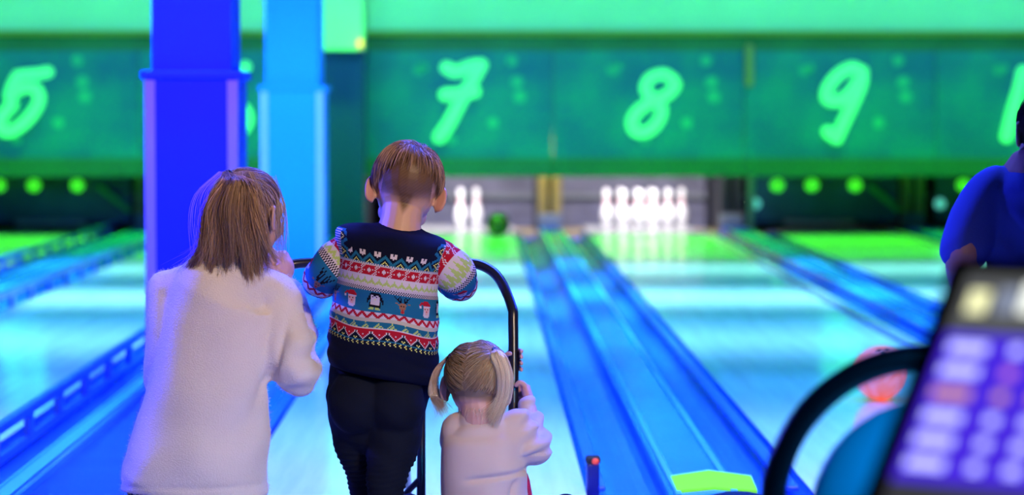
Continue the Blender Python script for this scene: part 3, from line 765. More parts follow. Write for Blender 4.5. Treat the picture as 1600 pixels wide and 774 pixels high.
def torsowarp(V):
    i = np.arange(V.shape[0])[:, None]; a = np.linspace(0, 2 * PI, V.shape[1], endpoint=False)[None]
    # soft folds: sag above the hem, wave in the lower bands, bunching under the arms
    w_ = np.sin(i * .35 + 3 * a) * .0016 * smoothstep(30, 70, i) + np.sin(a * 5 + i * .05) * .002 * smoothstep(60, 90, i) + np.sin(i * .55 + 1.5 * np.sin(a * 3)) * .0014 * smoothstep(96, 110, i)
    z = .004 * np.sin(a * 4 + .8) * smoothstep(66, 80, i) * (1 - smoothstep(110, 125, i))
    ce = V.mean(axis=1, keepdims=True); d = V - ce; d /= np.linalg.norm(d, axis=2, keepdims=True) + 1e-9
    V = V + d * w_[..., None]; V[..., 2] += z; return V
KV = []; KF = []; KC = []; base = 0
v, f, c_ = knit('t', rc, A_, B_, NS, chartT, boy, None, torsowarp)
KV.append(v); KF += f; KC += c_; base = len(v)
SEQ = list(range(35, 44)) + [45, 46, 47, 48, 49, 52, 53, 54] + list(range(55, 97)) + [110]
def sleeve(pl, rl, nseg, sgn, shift):
    global base
    q = pts(pl); q, r_ = cat(q, np.array(rl, float) * U, 10)
    L = np.concatenate([[0], np.cumsum(np.linalg.norm(np.diff(q, axis=0), axis=1))]); n = int(L[-1] / .0030)
    xs = np.linspace(0, L[-1], n); q = np.stack([np.interp(xs, L, q[:, k]) for k in range(3)], 1); r_ = np.interp(xs, L, r_)
    T = np.gradient(q, axis=0); T /= np.linalg.norm(T, axis=1)[:, None]
    up = np.array((0, 0, 1.)); A = []; B = []
    nn = up
    for k in range(n):
        nn = nn - T[k] * (nn @ T[k]); nn /= np.linalg.norm(nn); A.append(nn * r_[k]); B.append(np.cross(T[k], nn) * r_[k] * sgn)
    def chart(i, j):
        i = max(0, i - 8); q = SEQ[min(i, len(SEQ) - 1)]; return stitch(q, j + shift)
    def warp(V):
        i = np.arange(V.shape[0])[:, None]; a = np.linspace(0, 2 * PI, V.shape[1], endpoint=False)[None]
        w_ = np.sin(i * .30 + 1.3 * np.sin(a * 2 + 1)) * .0028 * smoothstep(4, 16, i) + np.sin(a * 3 + i * .1) * .0015
        ce = V.mean(axis=1, keepdims=True); d = V - ce; d /= np.linalg.norm(d, axis=2, keepdims=True) + 1e-9
        return V + d * w_[..., None]
    v, f, c_ = knit('s', list(q), A, B, nseg, chart, boy, None, warp)
    KV.append(v); KF.extend([tuple(x + base for x in t_) for t_ in f] if sgn > 0 else [tuple(x + base for x in t_[::-1]) for t_ in f]); KC.extend(c_); base += len(v)
sleeve([(560, 396, 6.99), (538, 404, 6.98), (513, 422, 6.98), (503, 438, 7.05), (515, 430, 7.16), (545, 420, 7.22), (580, 414, 7.25)], [40, 36, 31, 29, 27, 24, 20], 96, 1, 5)
sleeve([(676, 408, 6.99), (694, 414, 6.98), (710, 426, 6.98), (716, 442, 7.05), (706, 436, 7.16), (680, 424, 7.22), (645, 416, 7.25)], [38, 35, 31, 29, 27, 24, 20], 96, -1, 30)
me = bpy.data.meshes.new('jumper'); me.from_pydata((np.concatenate(KV) - np.array(parent_world(boy))).tolist(), [], KF)
ca = me.color_attributes.new('chart', 'FLOAT_COLOR', 'CORNER')
cc = np.ones((len(KF), 4, 4), np.float32); cc[..., :3] = np.array(KC)[:, None, :]; ca.data.foreach_set('color', cc.reshape(-1))
o = bpy.data.objects.new('jumper', me); C.objects.link(o); o.parent = boy
me.materials.append(mat('knitted_yarn', (1, 1, 1, 1), rough=.9, spec=.15, attr='chart', bump=.2, bscale=500)); me.polygons.foreach_set('use_smooth', [True] * len(me.polygons))
# ================================================================== BOWLING RAMP HOOP
t = thing('bowling_ramp', (-.12, 7.4, 0), 'black tubular bowling ramp hoop that the boy leans on and the toddler grips', 'bowling ramp')
RT = .0132
xr, xl = P(802.5, 500, 7.1)[0], P(395, 500, 7.1)[0]; zt = P(600, 411, 7.27)[2]
YB = 7.27; yl = 7.10
def rampY(z): return yl + (YB - yl) * min(1, max(0, (z - .3) / (zt - .3)))
hp = [(xr, 7.06, .012), (xr, 7.08, .15), (xr, 7.12, .40), (xr, 7.17, zt - .16), (xr - .004, 7.19, zt - .11), (xr - .035, 7.235, zt - .042), (xr - .075, 7.26, zt - .010), (xr - .13, 7.27, zt), (xr - .25, 7.27, zt), (-.25, 7.27, zt), (xl + .25, 7.27, zt), (xl + .13, 7.27, zt), (xl + .075, 7.26, zt - .010), (xl + .035, 7.235, zt - .042), (xl + .004, 7.19, zt - .11), (xl, 7.17, zt - .16), (xl, 7.12, .40), (xl, 7.08, .15), (xl, 7.06, .012)]
Geo().tube(hp, RT, 20, 8).build('hoop', M['black'], t, True)
for x in (xl, xr): Geo().lathe((x, 7.06, 0), [(.019, 0), (.019, .03), (.016, .035)], 16).build('rubber_foot', M['rubber'], t, True)
cx_ = P(592, 600, 7.3)[0]
for s in (-1, 1):
    Geo().tube([(cx_ + s * .055, 7.26, zt - .01), (cx_ + s * .055, 7.42, zt - .06), (cx_ + s * .055, 7.72, .38), (cx_ + s * .055, 7.95, .13), (cx_ + s * .055, 8.20, .03)], .012, 14, 6).build('ramp_rail', M['black'], t, True)
for y, z in ((7.40, zt - .075), (7.72, .355), (8.12, .028)):
    Geo().tube([(cx_ - .055, y, z), (cx_ + .055, y, z)], .009, 10, smooth=False).build('cross_bar', M['black'], t, True)
a0 = P(659, 600, 7.5); a1 = P(658, 774, 7.45)
lx = a1 + (a1 - a0) * ((a1[2] - .012) / (a0[2] - a1[2]))
Geo().tube([a0 + (a0 - a1) * .15, a0, a1, lx], [.0095, .0105, .0125, .0135], 14, smooth=False).build('support_leg', M['black'], t, True)
b0 = P(660, 745, 7.46); b1 = P(634, 772, 7.44)
Geo().tube([b0, b1, b1 + (b1 - b0) * 1.8], .0085, 12, smooth=False).build('brace', M['black'], t, True)
Geo().tube([a0 + (a0 - a1) * .15, (cx_ + .055, 7.60, .52)], .0105, 12, smooth=False).build('brace', M['black'], t, True)

# ================================================================== WOMAN
UW = 6.9 / F
wo = thing('person', (-.68, 6.9, 0), 'kneeling blonde woman with a ponytail in a fluffy cream jumper, seen from behind', 'person')
Rw = frame(.60, .05, .02)
HW = Head(P(390, 337, 6.92), Rw, 138 * UW)
g = Geo(); HW.skull(g)
g.tube(pts([(380, 372, 6.90), (376, 398, 6.89), (372, 440, 6.90)]), np.array((33, 29, 28)) * UW, 18, 4)
g.tube(pts([(352, 480, 6.9), (335, 540, 6.9), (318, 640, 6.9), (306, 730, 6.92), (304, 790, 6.95)]), np.array((44, 60, 62, 66, 62)) * UW, 18, 4, flat=((0, 1, 0), .7))
aR = [(432, 456, 6.93), (448, 520, 6.90), (462, 582, 6.90), (466, 560, 7.02), (458, 490, 7.14), (448, 446, 7.2)]
aL = [(268, 452, 6.93), (258, 520, 6.92), (256, 590, 6.96), (300, 560, 7.10), (370, 490, 7.16), (412, 440, 7.2)]
for a_ in (aR, aL): g.tube(pts(a_), np.array((25, 22, 20, 18, 15, 13)) * UW, 16, 4)
hand(g, P(449, 448, 7.2), (-.10, .12, 1), (-1, .3, 0), (0, -1, 0), .82, 1.15)
hand(g, P(412, 440, 7.21), (.25, .12, 1), (1, .3, 0), (0, -1, 0), .80, 1.0)
g.ell(P(446, 420, 7.21), np.array((15, 20, 22)) * UW)
for s_g in (-1, 1):
    x = 300 + s_g * 45
    g.tube(pts([(x, 800, 6.95), (x + s_g * 8, 830, 7.2), (x + s_g * 10, 852, 7.36)]), np.array((38, 28, 22)) * UW, 16, 4)
    g.tube(pts([(x + s_g * 8, 868, 7.34), (x + s_g * 5, 872, 7.1), (x, 876, 6.85)]), np.array((24, 26, 18)) * UW, 16, 4)
bw = g.organic('body', M['skinhair'], wo, .0045, 4)
def wpaint(co):
    d = (co - HW.c) @ HW.R / HW.h; x, y, z = d.T
    skin = np.array((.60, .36, .30)); hair = np.array((.20, .12, .08))
    line = np.where(y < .05, -.25, -.25 + (y - .05) * 2.2); m_ = smoothstep(line, line + .08, z) * (y < .34) * ((np.abs(x) < .352) | (z > .16))
    return skin[None] * (1 - m_[:, None]) + hair[None] * m_[:, None]
surf_paint(bw, wpaint); HW.face(wo)
# jumper
g = Geo()
g.tube(pts([(374, 410, 6.875), (368, 430, 6.88), (352, 455, 6.89), (343, 500, 6.9), (333, 570, 6.9), (321, 650, 6.9), (309, 715, 6.91), (304, 745, 6.92)]),
       np.array((38, 52, 84, 92, 94, 100, 112, 118)) * UW, 40, 6, flat=((0, 1, 0), .70))
g.tube(pts([(340, 440, 6.9), (290, 446, 6.91), (262, 462, 6.93)]), np.array((26, 34, 34)) * UW, 20, 4)
g.tube(pts([(370, 440, 6.9), (415, 452, 6.91), (440, 470, 6.93)]), np.array((26, 32, 34)) * UW, 20, 4)
g.tube(pts([(264, 456, 6.93), (262, 520, 6.91), (258, 590, 6.95), (276, 585, 7.04), (330, 530, 7.12), (396, 458, 7.185)]), np.array((36, 35, 36, 34, 31, 27)) * UW, 20, 5)
g.tube(pts([(432, 462, 6.93), (444, 520, 6.90), (456, 575, 6.885), (466, 574, 6.99), (462, 510, 7.10), (452, 458, 7.18)]), np.array((36, 38, 37, 33, 29, 25)) * UW, 20, 5)
g.ell(P(468, 592, 6.90), np.array((30, 32, 28)) * UW); g.ell(P(464, 528, 6.93), np.array((26, 26, 24)) * UW)
g.tube(pts([(356, 424, 6.87), (372, 418, 6.86), (392, 420, 6.88), (398, 424, 6.94)]), np.array((13, 14, 14, 12)) * UW, 12, 4)
def wwarp(co, no):
    px = 750 + co[:, 0] / UW; py = 170 + (CAMZ - co[:, 2]) / UW
    d = .0035 * np.sin(py * .055 + px * .02 + 1.2 * np.sin(px * .03)) * smoothstep(560, 700, py)
    d += .004 * np.sin((px * .7 + py * .45) * .085) * np.exp(-(((px - 395) / 60) ** 2 + ((py - 640) / 60) ** 2))
    d -= .017 * np.exp(-(((px - 432 + (py - 560) * .35) / 9) ** 2)) * smoothstep(470, 540, py) * (1 - smoothstep(600, 640, py)) * (co[:, 1] < 6.95)
    d += .008 * np.sin(py * .11 + 1.2 + 1.5 * np.sin(px * .05)) * smoothstep(445, 475, px) * smoothstep(500, 540, py) * (1 - smoothstep(600, 620, py))
    d += .003 * np.sin(px * .06 + 1) * np.sin(py * .02)
    hem = np.exp(-((py - 757) / 3.5) ** 2); d -= .003 * hem
    c = co + no * d[:, None]
    low = smoothstep(762, 775, py)                       # hem: tuck the rounded bottom flat
    c[:, 2] = np.where(py > 768, np.maximum(c[:, 2], CAMZ - (772 - 170 + (px - 300) * .04) * UW + .0), c[:, 2])
    return c
jw = g.organic('jumper', M['cream'], wo, .006, 8, wwarp)
def fuzz(o, n, L, r, m):
    me = o.data; N = len(me.vertices); co = np.empty(N * 3); me.vertices.foreach_get('co', co); no = np.empty(N * 3); me.vertices.foreach_get('normal', no)
    co = co.reshape(-1, 3); no = no.reshape(-1, 3); ix = rng.integers(0, N, n); p = co[ix] + rng.normal(size=(n, 3)) * .002; d = no[ix] + rng.normal(size=(n, 3)) * .55
    d /= np.linalg.norm(d, axis=1)[:, None]; l_ = L * rng.uniform(.4, 1.3, n)[:, None]; q = np.cross(d, rng.normal(size=(n, 3))); q /= np.linalg.norm(q, axis=1)[:, None]; w2 = np.cross(d, q)
    V = np.stack([p + q * r, p - q * r * .5 + w2 * r * .9, p - q * r * .5 - w2 * r * .9, p + d * l_ + q * l_ * .3], 1).reshape(-1, 3)
    F_ = []
    for i in range(n): b = 4 * i; F_ += [(b, b + 1, b + 3), (b + 1, b + 2, b + 3), (b + 2, b, b + 3)]
    mf = bpy.data.meshes.new('wool_fuzz'); mf.from_pydata(V.tolist(), [], F_); f = bpy.data.objects.new('wool_fuzz', mf); C.objects.link(f); mf.materials.append(m); f.parent = o; f['kind'] = 'stuff'
fuzz(jw, 26000, .006, .00035, M['cream'])
# jeans
g = Geo()
g.tube(pts([(305, 745, 6.93), (304, 790, 6.94), (303, 815, 6.94)]), np.array((108, 106, 88)) * UW, 30, 5, flat=((0, 1, 0), .72))
for s_g in (-1, 1):
    x = 300 + s_g * 50
    g.tube(pts([(x, 800, 6.95), (x + s_g * 8, 828, 7.2), (x + s_g * 10, 846, 7.36)]), np.array((54, 44, 36)) * UW, 20, 4)
    g.tube(pts([(x + s_g * 10, 862, 7.34), (x + s_g * 5, 868, 7.1), (x, 872, 6.82)]), np.array((30, 32, 24)) * UW, 20, 4)
g.organic('jeans', M['jeans'], wo, .007, 5)
for s_g in (-1, 1):
    x = 300 + s_g * 50; q = P(x, 876, 6.8)
    Geo().tube([q + (0, .05, 0), q + (0, -.03, 0), q + (0, -.12, -.012)], [.032, .036, .028], 14, 4).build('shoe', M['shoe'], wo, True)
# hair: combed to the tie, then the tail
tie = np.array((-.05, -.70, .71)); tie /= np.linalg.norm(tie)
def wstart():
    while True:
        v = rs()
        if v[1] < .55 + .35 * v[2] and v[2] > -.62 - .1 * v[1] and (v[1] < .28 or v[2] > .15) and not (abs(v[0]) > .8 and v[1] > -.25 and v[2] < -.1): return v
def togo(H, v, tie, off, seg=10, wave=.05):
    ec = np.array((0, -.07, .14)); er = np.array((.345, .42, .36)); ang = math.acos(np.clip(v @ tie, -1, 1)); path = []
    ax = np.cross(v, tie); ax /= np.linalg.norm(ax) + 1e-9; o = off * rng.uniform(.4, 1.2); ph = rng.uniform(-1, 1) * wave
    for k in range(seg + 1):
        t = k / seg; q = Matrix.Rotation(ang * t, 3, Vector(ax)); p = np.array(q @ Vector(v)) + ax * ph * math.sin(PI * t)
        p /= np.linalg.norm(p); path.append(H.w(ec + p * er * (1 + o / .38 * (1 - .3 * t) * min(1, .4 + 2 * t)) ))
    return np.array(path)
ps = [togo(HW, wstart(), tie, .05) for _ in range(3800)]
strands('hair', ps, .0008, tone((.10, .05, .035), (.50, .33, .24), len(ps), .35), M['hair'], wo)  # toned darker than the lit tail: shade put into the strand colour
T0 = HW.w(np.array((0, -.07, .14)) + tie * np.array((.345, .42, .36)) * 1.10)
ps = []; tn = []; NL = 46
lk = [(rng.uniform(-1, 1), rng.uniform(0, 1), rng.uniform(.80, 1.06), rng.uniform(0, 1), rng.normal() * .07) for _ in range(NL)]
for k in range(6500):
    e, dpt, fr, tn_, drift = lk[rng.integers(NL)]; stray = rng.random() < .14
    e0 = e + rng.normal() * (.25 if stray else .10); dp = np.clip(dpt + rng.normal() * .15, 0, 1); e1 = e + drift + rng.normal() * (.16 if stray else .035)
    if -.35 < e1 < -.08 and dpt > .3: fr *= .84                     # the parting near the bottom of the tail
    end = P(366 + e1 * (66 + 10 * stray) - (10 if e1 < -.4 else 0), np.interp(e1, (-1, -.7, -.4, -.05, .12, .35, .7, 1), (425, 448, 444, 408, 414, 444, 428, 410)) + rng.normal() * 6, 6.855 - .035 * (1 - abs(e)) + .02 * dpt)
    s0 = T0 + HW.R @ (rng.normal(size=3) * .022 * HW.h)
    m1 = P(369 + e0 * 19, 284, 6.775 - .01 * dp + .03 * abs(e)); m2 = P(363 + e0 * 37, 328, 6.76 + .05 * dp + .03 * abs(e)); m3 = P(366 + (e0 * .4 + e1 * .6) * 53, 385, 6.79 + .055 * dp + .02 * abs(e))
    q = np.array([s0, m1 + rng.normal(size=3) * .0015, m2 + rng.normal(size=3) * .002, m3 + rng.normal(size=3) * .002, end])
    q, _ = cat(q, np.ones(5), 5); q[-4:] += np.array((1, .3, .2)) * rng.normal() * .003 * np.linspace(0, 1, 4)[:, None]
    ps.append(q[:max(8, int(len(q) * min(1, fr * rng.uniform(.72, 1.16))))])
    tn.append((np.array((.12, .055, .025)) * (1 - tn_) + np.array((.66, .42, .24)) * tn_) * rng.uniform(.65, 1.35) * (.55 + .45 * min(1, abs(e) / .45)))  # last factor paints the shaded gap: locks darken towards the tail's middle
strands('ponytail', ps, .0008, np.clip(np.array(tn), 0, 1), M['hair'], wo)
ps = []
for k in range(70):                                   # loose strands by the ear and around the head
    x = rng.uniform(430, 446); q = pts([(x - 14, 286 + rng.uniform(-14, 14), 6.92), (x, 320, 6.90), (x + rng.uniform(-4, 6), 365, 6.92), (x + rng.uniform(-8, 8), 395 + rng.uniform(0, 25), 6.95)])
    ps.append(cat(q, np.ones(4), 4)[0])
for k in range(60):
    e = rng.uniform(-1, 1); a = rng.uniform(0, 1); q = pts([(372 + e * 30, 268, 6.85), (366 + e * 62, 292 + 12 * abs(e), 6.82), (366 + e * 72, 350, 6.8), (366 + e * 68 + rng.normal() * 8, 410, 6.8)])
    ps.append(cat(q, np.ones(4), 4)[0])
strands('loose_hair', ps, .0005, tone((.30, .22, .20), (.55, .42, .35), len(ps)), M['hair'], wo)
Geo().tube([T0 + HW.R @ np.array((math.cos(a) * .014, 0 * a, math.sin(a) * .014)) for a in np.linspace(0, 6.0, 10)], .006, 10, 3).build('hair_tie', M['rubber'], wo, True)
# ================================================================== TODDLER
UT = 6.88 / F
td = thing('person', (0, 6.9, 0), 'squatting toddler with blonde pigtails in a pale pink jumper holding the hoop', 'person')
Rt = frame(.22, .30, .03)
HT = Head(P(747, 607, 6.88), Rt, 138 * UT)
g = Geo(); HT.skull(g)
g.tube(pts([(748, 630, 6.86), (750, 655, 6.86), (752, 690, 6.88)]), np.array((30, 30, 28)) * UT, 16, 4)
g.tube(pts([(752, 722, 6.88), (756, 745, 6.87), (758, 800, 6.88), (758, 822, 6.88)]), np.array((30, 46, 54, 48)) * UT, 18, 4, flat=((0, 1, 0), .8))
g.tube(pts([(796, 690, 6.885), (834, 704, 6.905), (832, 672, 7.0), (828, 638, 7.07)]), np.array((20, 18, 15, 11)) * UT, 12, 4)
g.tube(pts([(714, 692, 6.90), (712, 692, 7.02), (740, 640, 7.10), (786, 590, 7.14)]), np.array((20, 18, 15, 11)) * UT, 12, 4)
# right hand: palm beside the tube, thumb over it, fingers behind and back out on the left
tc_ = lambda py: P(802.5, py, 7.128)
r_ = .0062
g.tube([P(829, 640, 7.07), P(826, 624, 7.085), P(822, 610, 7.10)], np.array((.0165, .019, .017)), 14, 4, flat=((1, 0, 0), .75))
fingers(g, [[P(824, 612, 7.10), P(820, 603, 7.095), P(813, 598, 7.095), P(807, 602, 7.098)]], .0078)
for k, y in enumerate((603, 611, 619, 627)):
    g.tube([P(825, y + 2, 7.115), P(818, y, 7.148), P(804, y + 2, 7.158), P(792.5, y + 3, 7.146), P(790, y + 4, 7.125)], r_ * np.array((1.15, 1.1, 1.0, .95, .85)), 10, 3)
# left hand: palm behind the tube, fingertips curled round on the right, thumb on the left
g.tube([P(786, 590, 7.14), P(792, 578, 7.155), P(798, 566, 7.158)], np.array((.014, .018, .017)), 14, 4, flat=((0, 1, 0), .7))
for k, y in enumerate((548, 557, 567, 577)):
    g.tube([P(796, y + 3, 7.160), P(806, y, 7.162), P(813.5, y, 7.147), P(814.5, y + 1, 7.120)], r_ * np.array((1.15, 1.1, 1.0, .9)), 10, 3)
fingers(g, [[P(792, 575, 7.15), P(789, 564, 7.13), P(791, 555, 7.112), P(797, 553, 7.103)]], .0074)
# legs
for sg, kx in ((1, 884), (-1, 640)):
    hx = 758 + sg * 34
    g.tube(pts([(hx, 832, 6.90), ((hx + kx) / 2, 822, 7.0), (kx, 798, 7.08)]), np.array((32, 27, 20)) * UT, 14, 4)
    g.tube(pts([(kx, 798, 7.08), (kx - sg * 6, 840, 7.06), (kx - sg * 12, 880, 7.04)]), np.array((20, 18, 12)) * UT, 14, 4)
bt = g.organic('body', M['skinhair'], td, .0024, 3)
def tpaint(co):
    d = (co - HT.c) @ HT.R / HT.h; x, y, z = d.T
    skin = np.array((.64, .36, .30)); hair = np.array((.26, .17, .10))
    line = np.where(y < .0, -.24, -.24 + y * 2.0); m_ = smoothstep(line, line + .10, z) * (y < .34) * ((np.abs(x) < .352) | (z > .16))
    return skin[None] * (1 - m_[:, None]) + hair[None] * m_[:, None]
surf_paint(bt, tpaint); HT.face(td)
for q, nrm in (((814.8, 550, 7.1135), 1), ((814.8, 559, 7.1135), 1), ((815, 569, 7.1135), 1), ((815, 579, 7.1135), 1)):
    Geo().ell(P(*q), (.0028, .0012, .004), None, 8, 10).build('fingernail', M['nail'], td, True)
g = Geo()
g.tube(pts([(750, 661, 6.865), (751, 666, 6.865), (752, 675, 6.868), (753, 692, 6.87), (756, 735, 6.87), (758, 775, 6.88), (758, 806, 6.88)]), np.array((36, 47, 57, 64, 67, 69, 68)) * UT, 32, 6, flat=((0, 1, 0), .82))
g.tube(pts([(792, 676, 6.87), (822, 696, 6.88), (838, 702, 6.91), (836, 676, 6.99), (828, 650, 7.055), (824, 634, 7.075)]), np.array((28, 30, 26, 22, 18, 14)) * UT, 18, 5)
g.tube(pts([(714, 676, 6.88), (712, 688, 7.0), (738, 648, 7.08), (776, 604, 7.12)]), np.array((27, 24, 20, 14)) * UT, 18, 5)
g.tube(pts([(790, 664, 6.86), (806, 660, 6.87), (820, 668, 6.88)]), np.array((18, 22, 20)) * UT, 18, 5)
g.tube(pts([(735, 674, 6.87), (716, 664, 6.875), (708, 668, 6.885)]), np.array((18, 20, 20)) * UT, 18, 5)
def twarp(co, no):
    px = 750 + co[:, 0] / UT; py = 170 + (CAMZ - co[:, 2]) / UT
    d = .0035 * np.sin((py - .35 * px) * .10) * np.exp(-(((px - 800) / 50) ** 2 + ((py - 735) / 40) ** 2))
    d += .0065 * np.sin(py * .20 + px * .09) * smoothstep(806, 826, px) * (py < 712)
    d -= .010 * np.exp(-((py - 746 + (px - 740) * .13) / 4.5) ** 2) * smoothstep(715, 745, px) * (co[:, 1] < 6.88)
    d -= .010 * np.exp(-(((px - 806 + (py - 750) * .25) / 5) ** 2)) * smoothstep(742, 755, py)
    d += .0022 * np.sin(px * .07 + py * .03)
    return co + no * d[:, None]
g.organic('jumper', M['peach'], td, .0042, 11, twarp)
g = Geo()
for sg, kx in ((1, 884), (-1, 640)):
    hx = 758 + sg * 34
    g.tube(pts([(hx, 832, 6.90), ((hx + kx) / 2, 822, 7.0), (kx, 797, 7.08)]), np.array((38, 32, 24)) * UT, 16, 4)
    g.tube(pts([(kx, 795, 7.08), (kx - sg * 6, 838, 7.06), (kx - sg * 12, 872, 7.04)]), np.array((25, 22, 16)) * UT, 16, 4)
g.tube(pts([(758, 800, 6.88), (758, 828, 6.88)]), np.array((60, 50)) * UT, 20, smooth=False)
g.organic('leggings', M['navy'], td, .006, 5)
g = Geo(); g.tube(pts([(818, 744, 6.93), (820, 760, 6.94), (820, 790, 6.96)]), np.array((8, 10, 14)) * UT, 14, 4); g.tube(pts([(758, 797, 6.93), (806, 797, 6.95)]), np.array((40, 22)) * UT, 14, smooth=False)
g.organic('skirt', M['crimson'], td, .005, 4)
for sg, kx in ((1, 884), (-1, 640)):
    g = Geo(); shoe(g, P(kx - sg * 12, 880, 7.04), (sg * .25, 1), .14, .05); g.organic('shoe', M['shoe'], td, .005, 3)
tL = np.array((-.86, -.12, .42)); tL /= np.linalg.norm(tL); tR = np.array((.62, -.52, .58)); tR /= np.linalg.norm(tR)
def tstart():
    while True:
        v = rs()
        if v[1] < .60 and v[2] > -.70 and (v[1] < .25 or v[2] > .2) and not (abs(v[0]) > .8 and v[1] > -.2 and v[2] < 0): return v
ps = []; tn = []
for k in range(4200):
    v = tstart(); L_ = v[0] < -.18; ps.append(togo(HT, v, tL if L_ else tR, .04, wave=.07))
    b_ = (.30 + .7 * max(0, v[0]) if not L_ else .22) + .5 * math.exp(-((v[0] + .18) / .05) ** 2); tn.append((np.array((.17, .10, .06)) * (1 - b_) + np.array((.62, .46, .28)) * b_) * rng.uniform(.7, 1.3))  # painted light: paler to the right, highlight streak along the parting
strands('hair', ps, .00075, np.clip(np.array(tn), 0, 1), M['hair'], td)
for q in (tL, tR):
    c0 = HT.w(np.array((0, -.07, .14)) + q * np.array((.345, .42, .36)) * 1.1)
    dd = HT.R @ q; e1 = np.cross(dd, (0, 0, 1.)); e1 /= np.linalg.norm(e1); e2 = np.cross(dd, e1)
    Geo().tube([c0 + (e1 * math.cos(a) + e2 * math.sin(a)) * .0085 for a in np.linspace(0, 6.1, 12)], .0045, 10, 2).build('hair_band', M['rubber'], td, True)
CL = HT.w(np.array((0, -.07, .14)) + tL * np.array((.345, .42, .36)) * 1.12); CR = HT.w(np.array((0, -.07, .14)) + tR * np.array((.345, .42, .36)) * 1.12)
ps = []
for k in range(1500):
    e = rng.normal() * .5; f_ = rng.uniform(0, 1)
    q = np.array([CR + rng.normal(size=3) * .002, P(778 + e * 8, 550 + 3 * abs(e), 6.79), P(789 + e * 9, 585, 6.775 + .02 * f_), P(787 + e * 9, 620, 6.79 + .02 * f_), P(770 + e * 10 + rng.normal() * 3, 652 + rng.normal() * 8, 6.805 + .01 * f_)])
    ps.append(cat(q, np.ones(5), 4)[0])
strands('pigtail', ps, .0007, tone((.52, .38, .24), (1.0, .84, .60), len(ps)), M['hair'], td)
ps = []
for k in range(420):
    e = rng.normal() * .5; f_ = rng.uniform(0, 1)
    q = np.array([CL + rng.normal(size=3) * .002, P(686 + e * 4, 574, 6.90), P(678 + e * 5, 595, 6.90), P(680 + e * 8, 618, 6.89), P(692 + e * 10 + rng.normal() * 4, 640 + rng.normal() * 7, 6.86)])
    ps.append(cat(q, np.ones(5), 4)[0])
strands('pigtail', ps, .0006, tone((.40, .30, .22), (.75, .60, .48), len(ps)), M['hair'], td)
ps = []
for k in range(34):
    x = 745 + rng.normal() * 20; l_ = rng.uniform(6, 36) * rng.uniform(.5, 1); q = pts([(x, 638, 6.815), (x + rng.normal() * 3, 638 + l_ * .5, 6.805), (x + rng.normal() * 6, 638 + l_, 6.80)])
    ps.append(cat(q, np.ones(3), 4)[0])
strands('loose_hair', ps, .0004, tone((.50, .38, .28), (.90, .74, .60), len(ps)), M['hair'], td)
# ================================================================== MAN
UM = 7.5 / F
mn = thing('person', (1.53, 7.5, 0), 'seated man in a blue short sleeved shirt at the right edge, behind the screen', 'person')
Rm = frame(-.1, .12, 0); HM = Head(P(1638, 208, 7.5), Rm, 134 * UM)
g = Geo(); HM.skull(g)
g.tube(pts([(1638, 235, 7.5), (1636, 275, 7.5)]), np.array((36, 38)) * UM, 16, smooth=False)
g.tube(pts([(1634, 300, 7.5), (1634, 400, 7.5), (1634, 520, 7.5), (1634, 560, 7.52)]), np.array((80, 84, 82, 78)) * UM, 18, 4, flat=((0, 1, 0), .65))
for sg in (-1, 1):
    cx = 1634
    g.tube(pts([(cx + sg * 88, 305, 7.5), (cx + sg * 118, 350, 7.47), (cx + sg * 130, 412, 7.44), (cx + sg * 118, 455, 7.62), (cx + sg * 80, 500, 7.82)]), np.array((34, 31, 27, 24, 16)) * UM, 16, 4)
    hand(g, P(cx + sg * 80, 500, 7.82), (-sg * .3, 1, -.1), (0, 0, -1), (-sg, 0, 0), .95, .35)
    g.tube(pts([(cx + sg * 45, 545, 7.52), (cx + sg * 60, 545, 7.75), (cx + sg * 66, 548, 8.0)]), np.array((48, 42, 30)) * UM, 16, 4)
    g.tube(pts([(cx + sg * 66, 548, 8.0), (cx + sg * 66, 680, 8.0), (cx + sg * 66, 775, 7.88)]), np.array((30, 26, 17)) * UM, 16, 4)
bm_ = g.organic('body', M['skinhair'], mn, .0055, 4)
def mpaint(co):
    d = (co - HM.c) @ HM.R / HM.h; x, y, z = d.T
    line = np.where(y < .0, -.22, -.22 + y * 2.0); m_ = smoothstep(line, line + .06, z) * (y < .34) * ((np.abs(x) < .352) | (z > .16))
    return np.array((.45, .22, .22))[None] * (1 - m_[:, None]) + np.array((.015, .012, .02))[None] * m_[:, None]
surf_paint(bm_, mpaint); HM.face(mn)
ps = combed(HM, 2200, lambda: (lambda v: v if v[2] > -.3 and v[1] < .5 else np.array((0, -.6, .8)))(rs()), bflow, .2, .03)
strands('hair', ps, .001, tone((.01, .01, .015), (.05, .04, .05), len(ps)), M['hair'], mn)
g = Geo()
g.tube(pts([(1636, 262, 7.5), (1635, 272, 7.5), (1634, 300, 7.5), (1634, 360, 7.5), (1634, 450, 7.5), (1634, 560, 7.5)]), np.array((42, 74, 98, 96, 92, 96)) * UM, 32, 5, flat=((0, 1, 0), .66))
for sg in (-1, 1):
    g.tube(pts([(1634 + sg * 40, 282, 7.5), (1634 + sg * 86, 300, 7.5), (1634 + sg * 114, 345, 7.48), (1634 + sg * 127, 388, 7.455)]), np.array((26, 38, 40, 39)) * UM, 20, 5)
def mwarp(co, no):
    px = 750 + co[:, 0] / UM; py = 170 + (CAMZ - co[:, 2]) / UM
    d = .006 * np.sin((px * .8 - py) * .09) * smoothstep(1540, 1575, px) * smoothstep(290, 330, py) * (px < 1660)
    d += .003 * np.sin((px + py * .6) * .10) * (px < 1560)
    return co + no * d[:, None]
g.organic('shirt', M['shirt'], mn, .008, 6, mwarp)
g = Geo(); g.tube(pts([(1634, 540, 7.5), (1634, 572, 7.52)]), np.array((88, 84)) * UM, 24, smooth=False, flat=((0, 1, 0), .7))
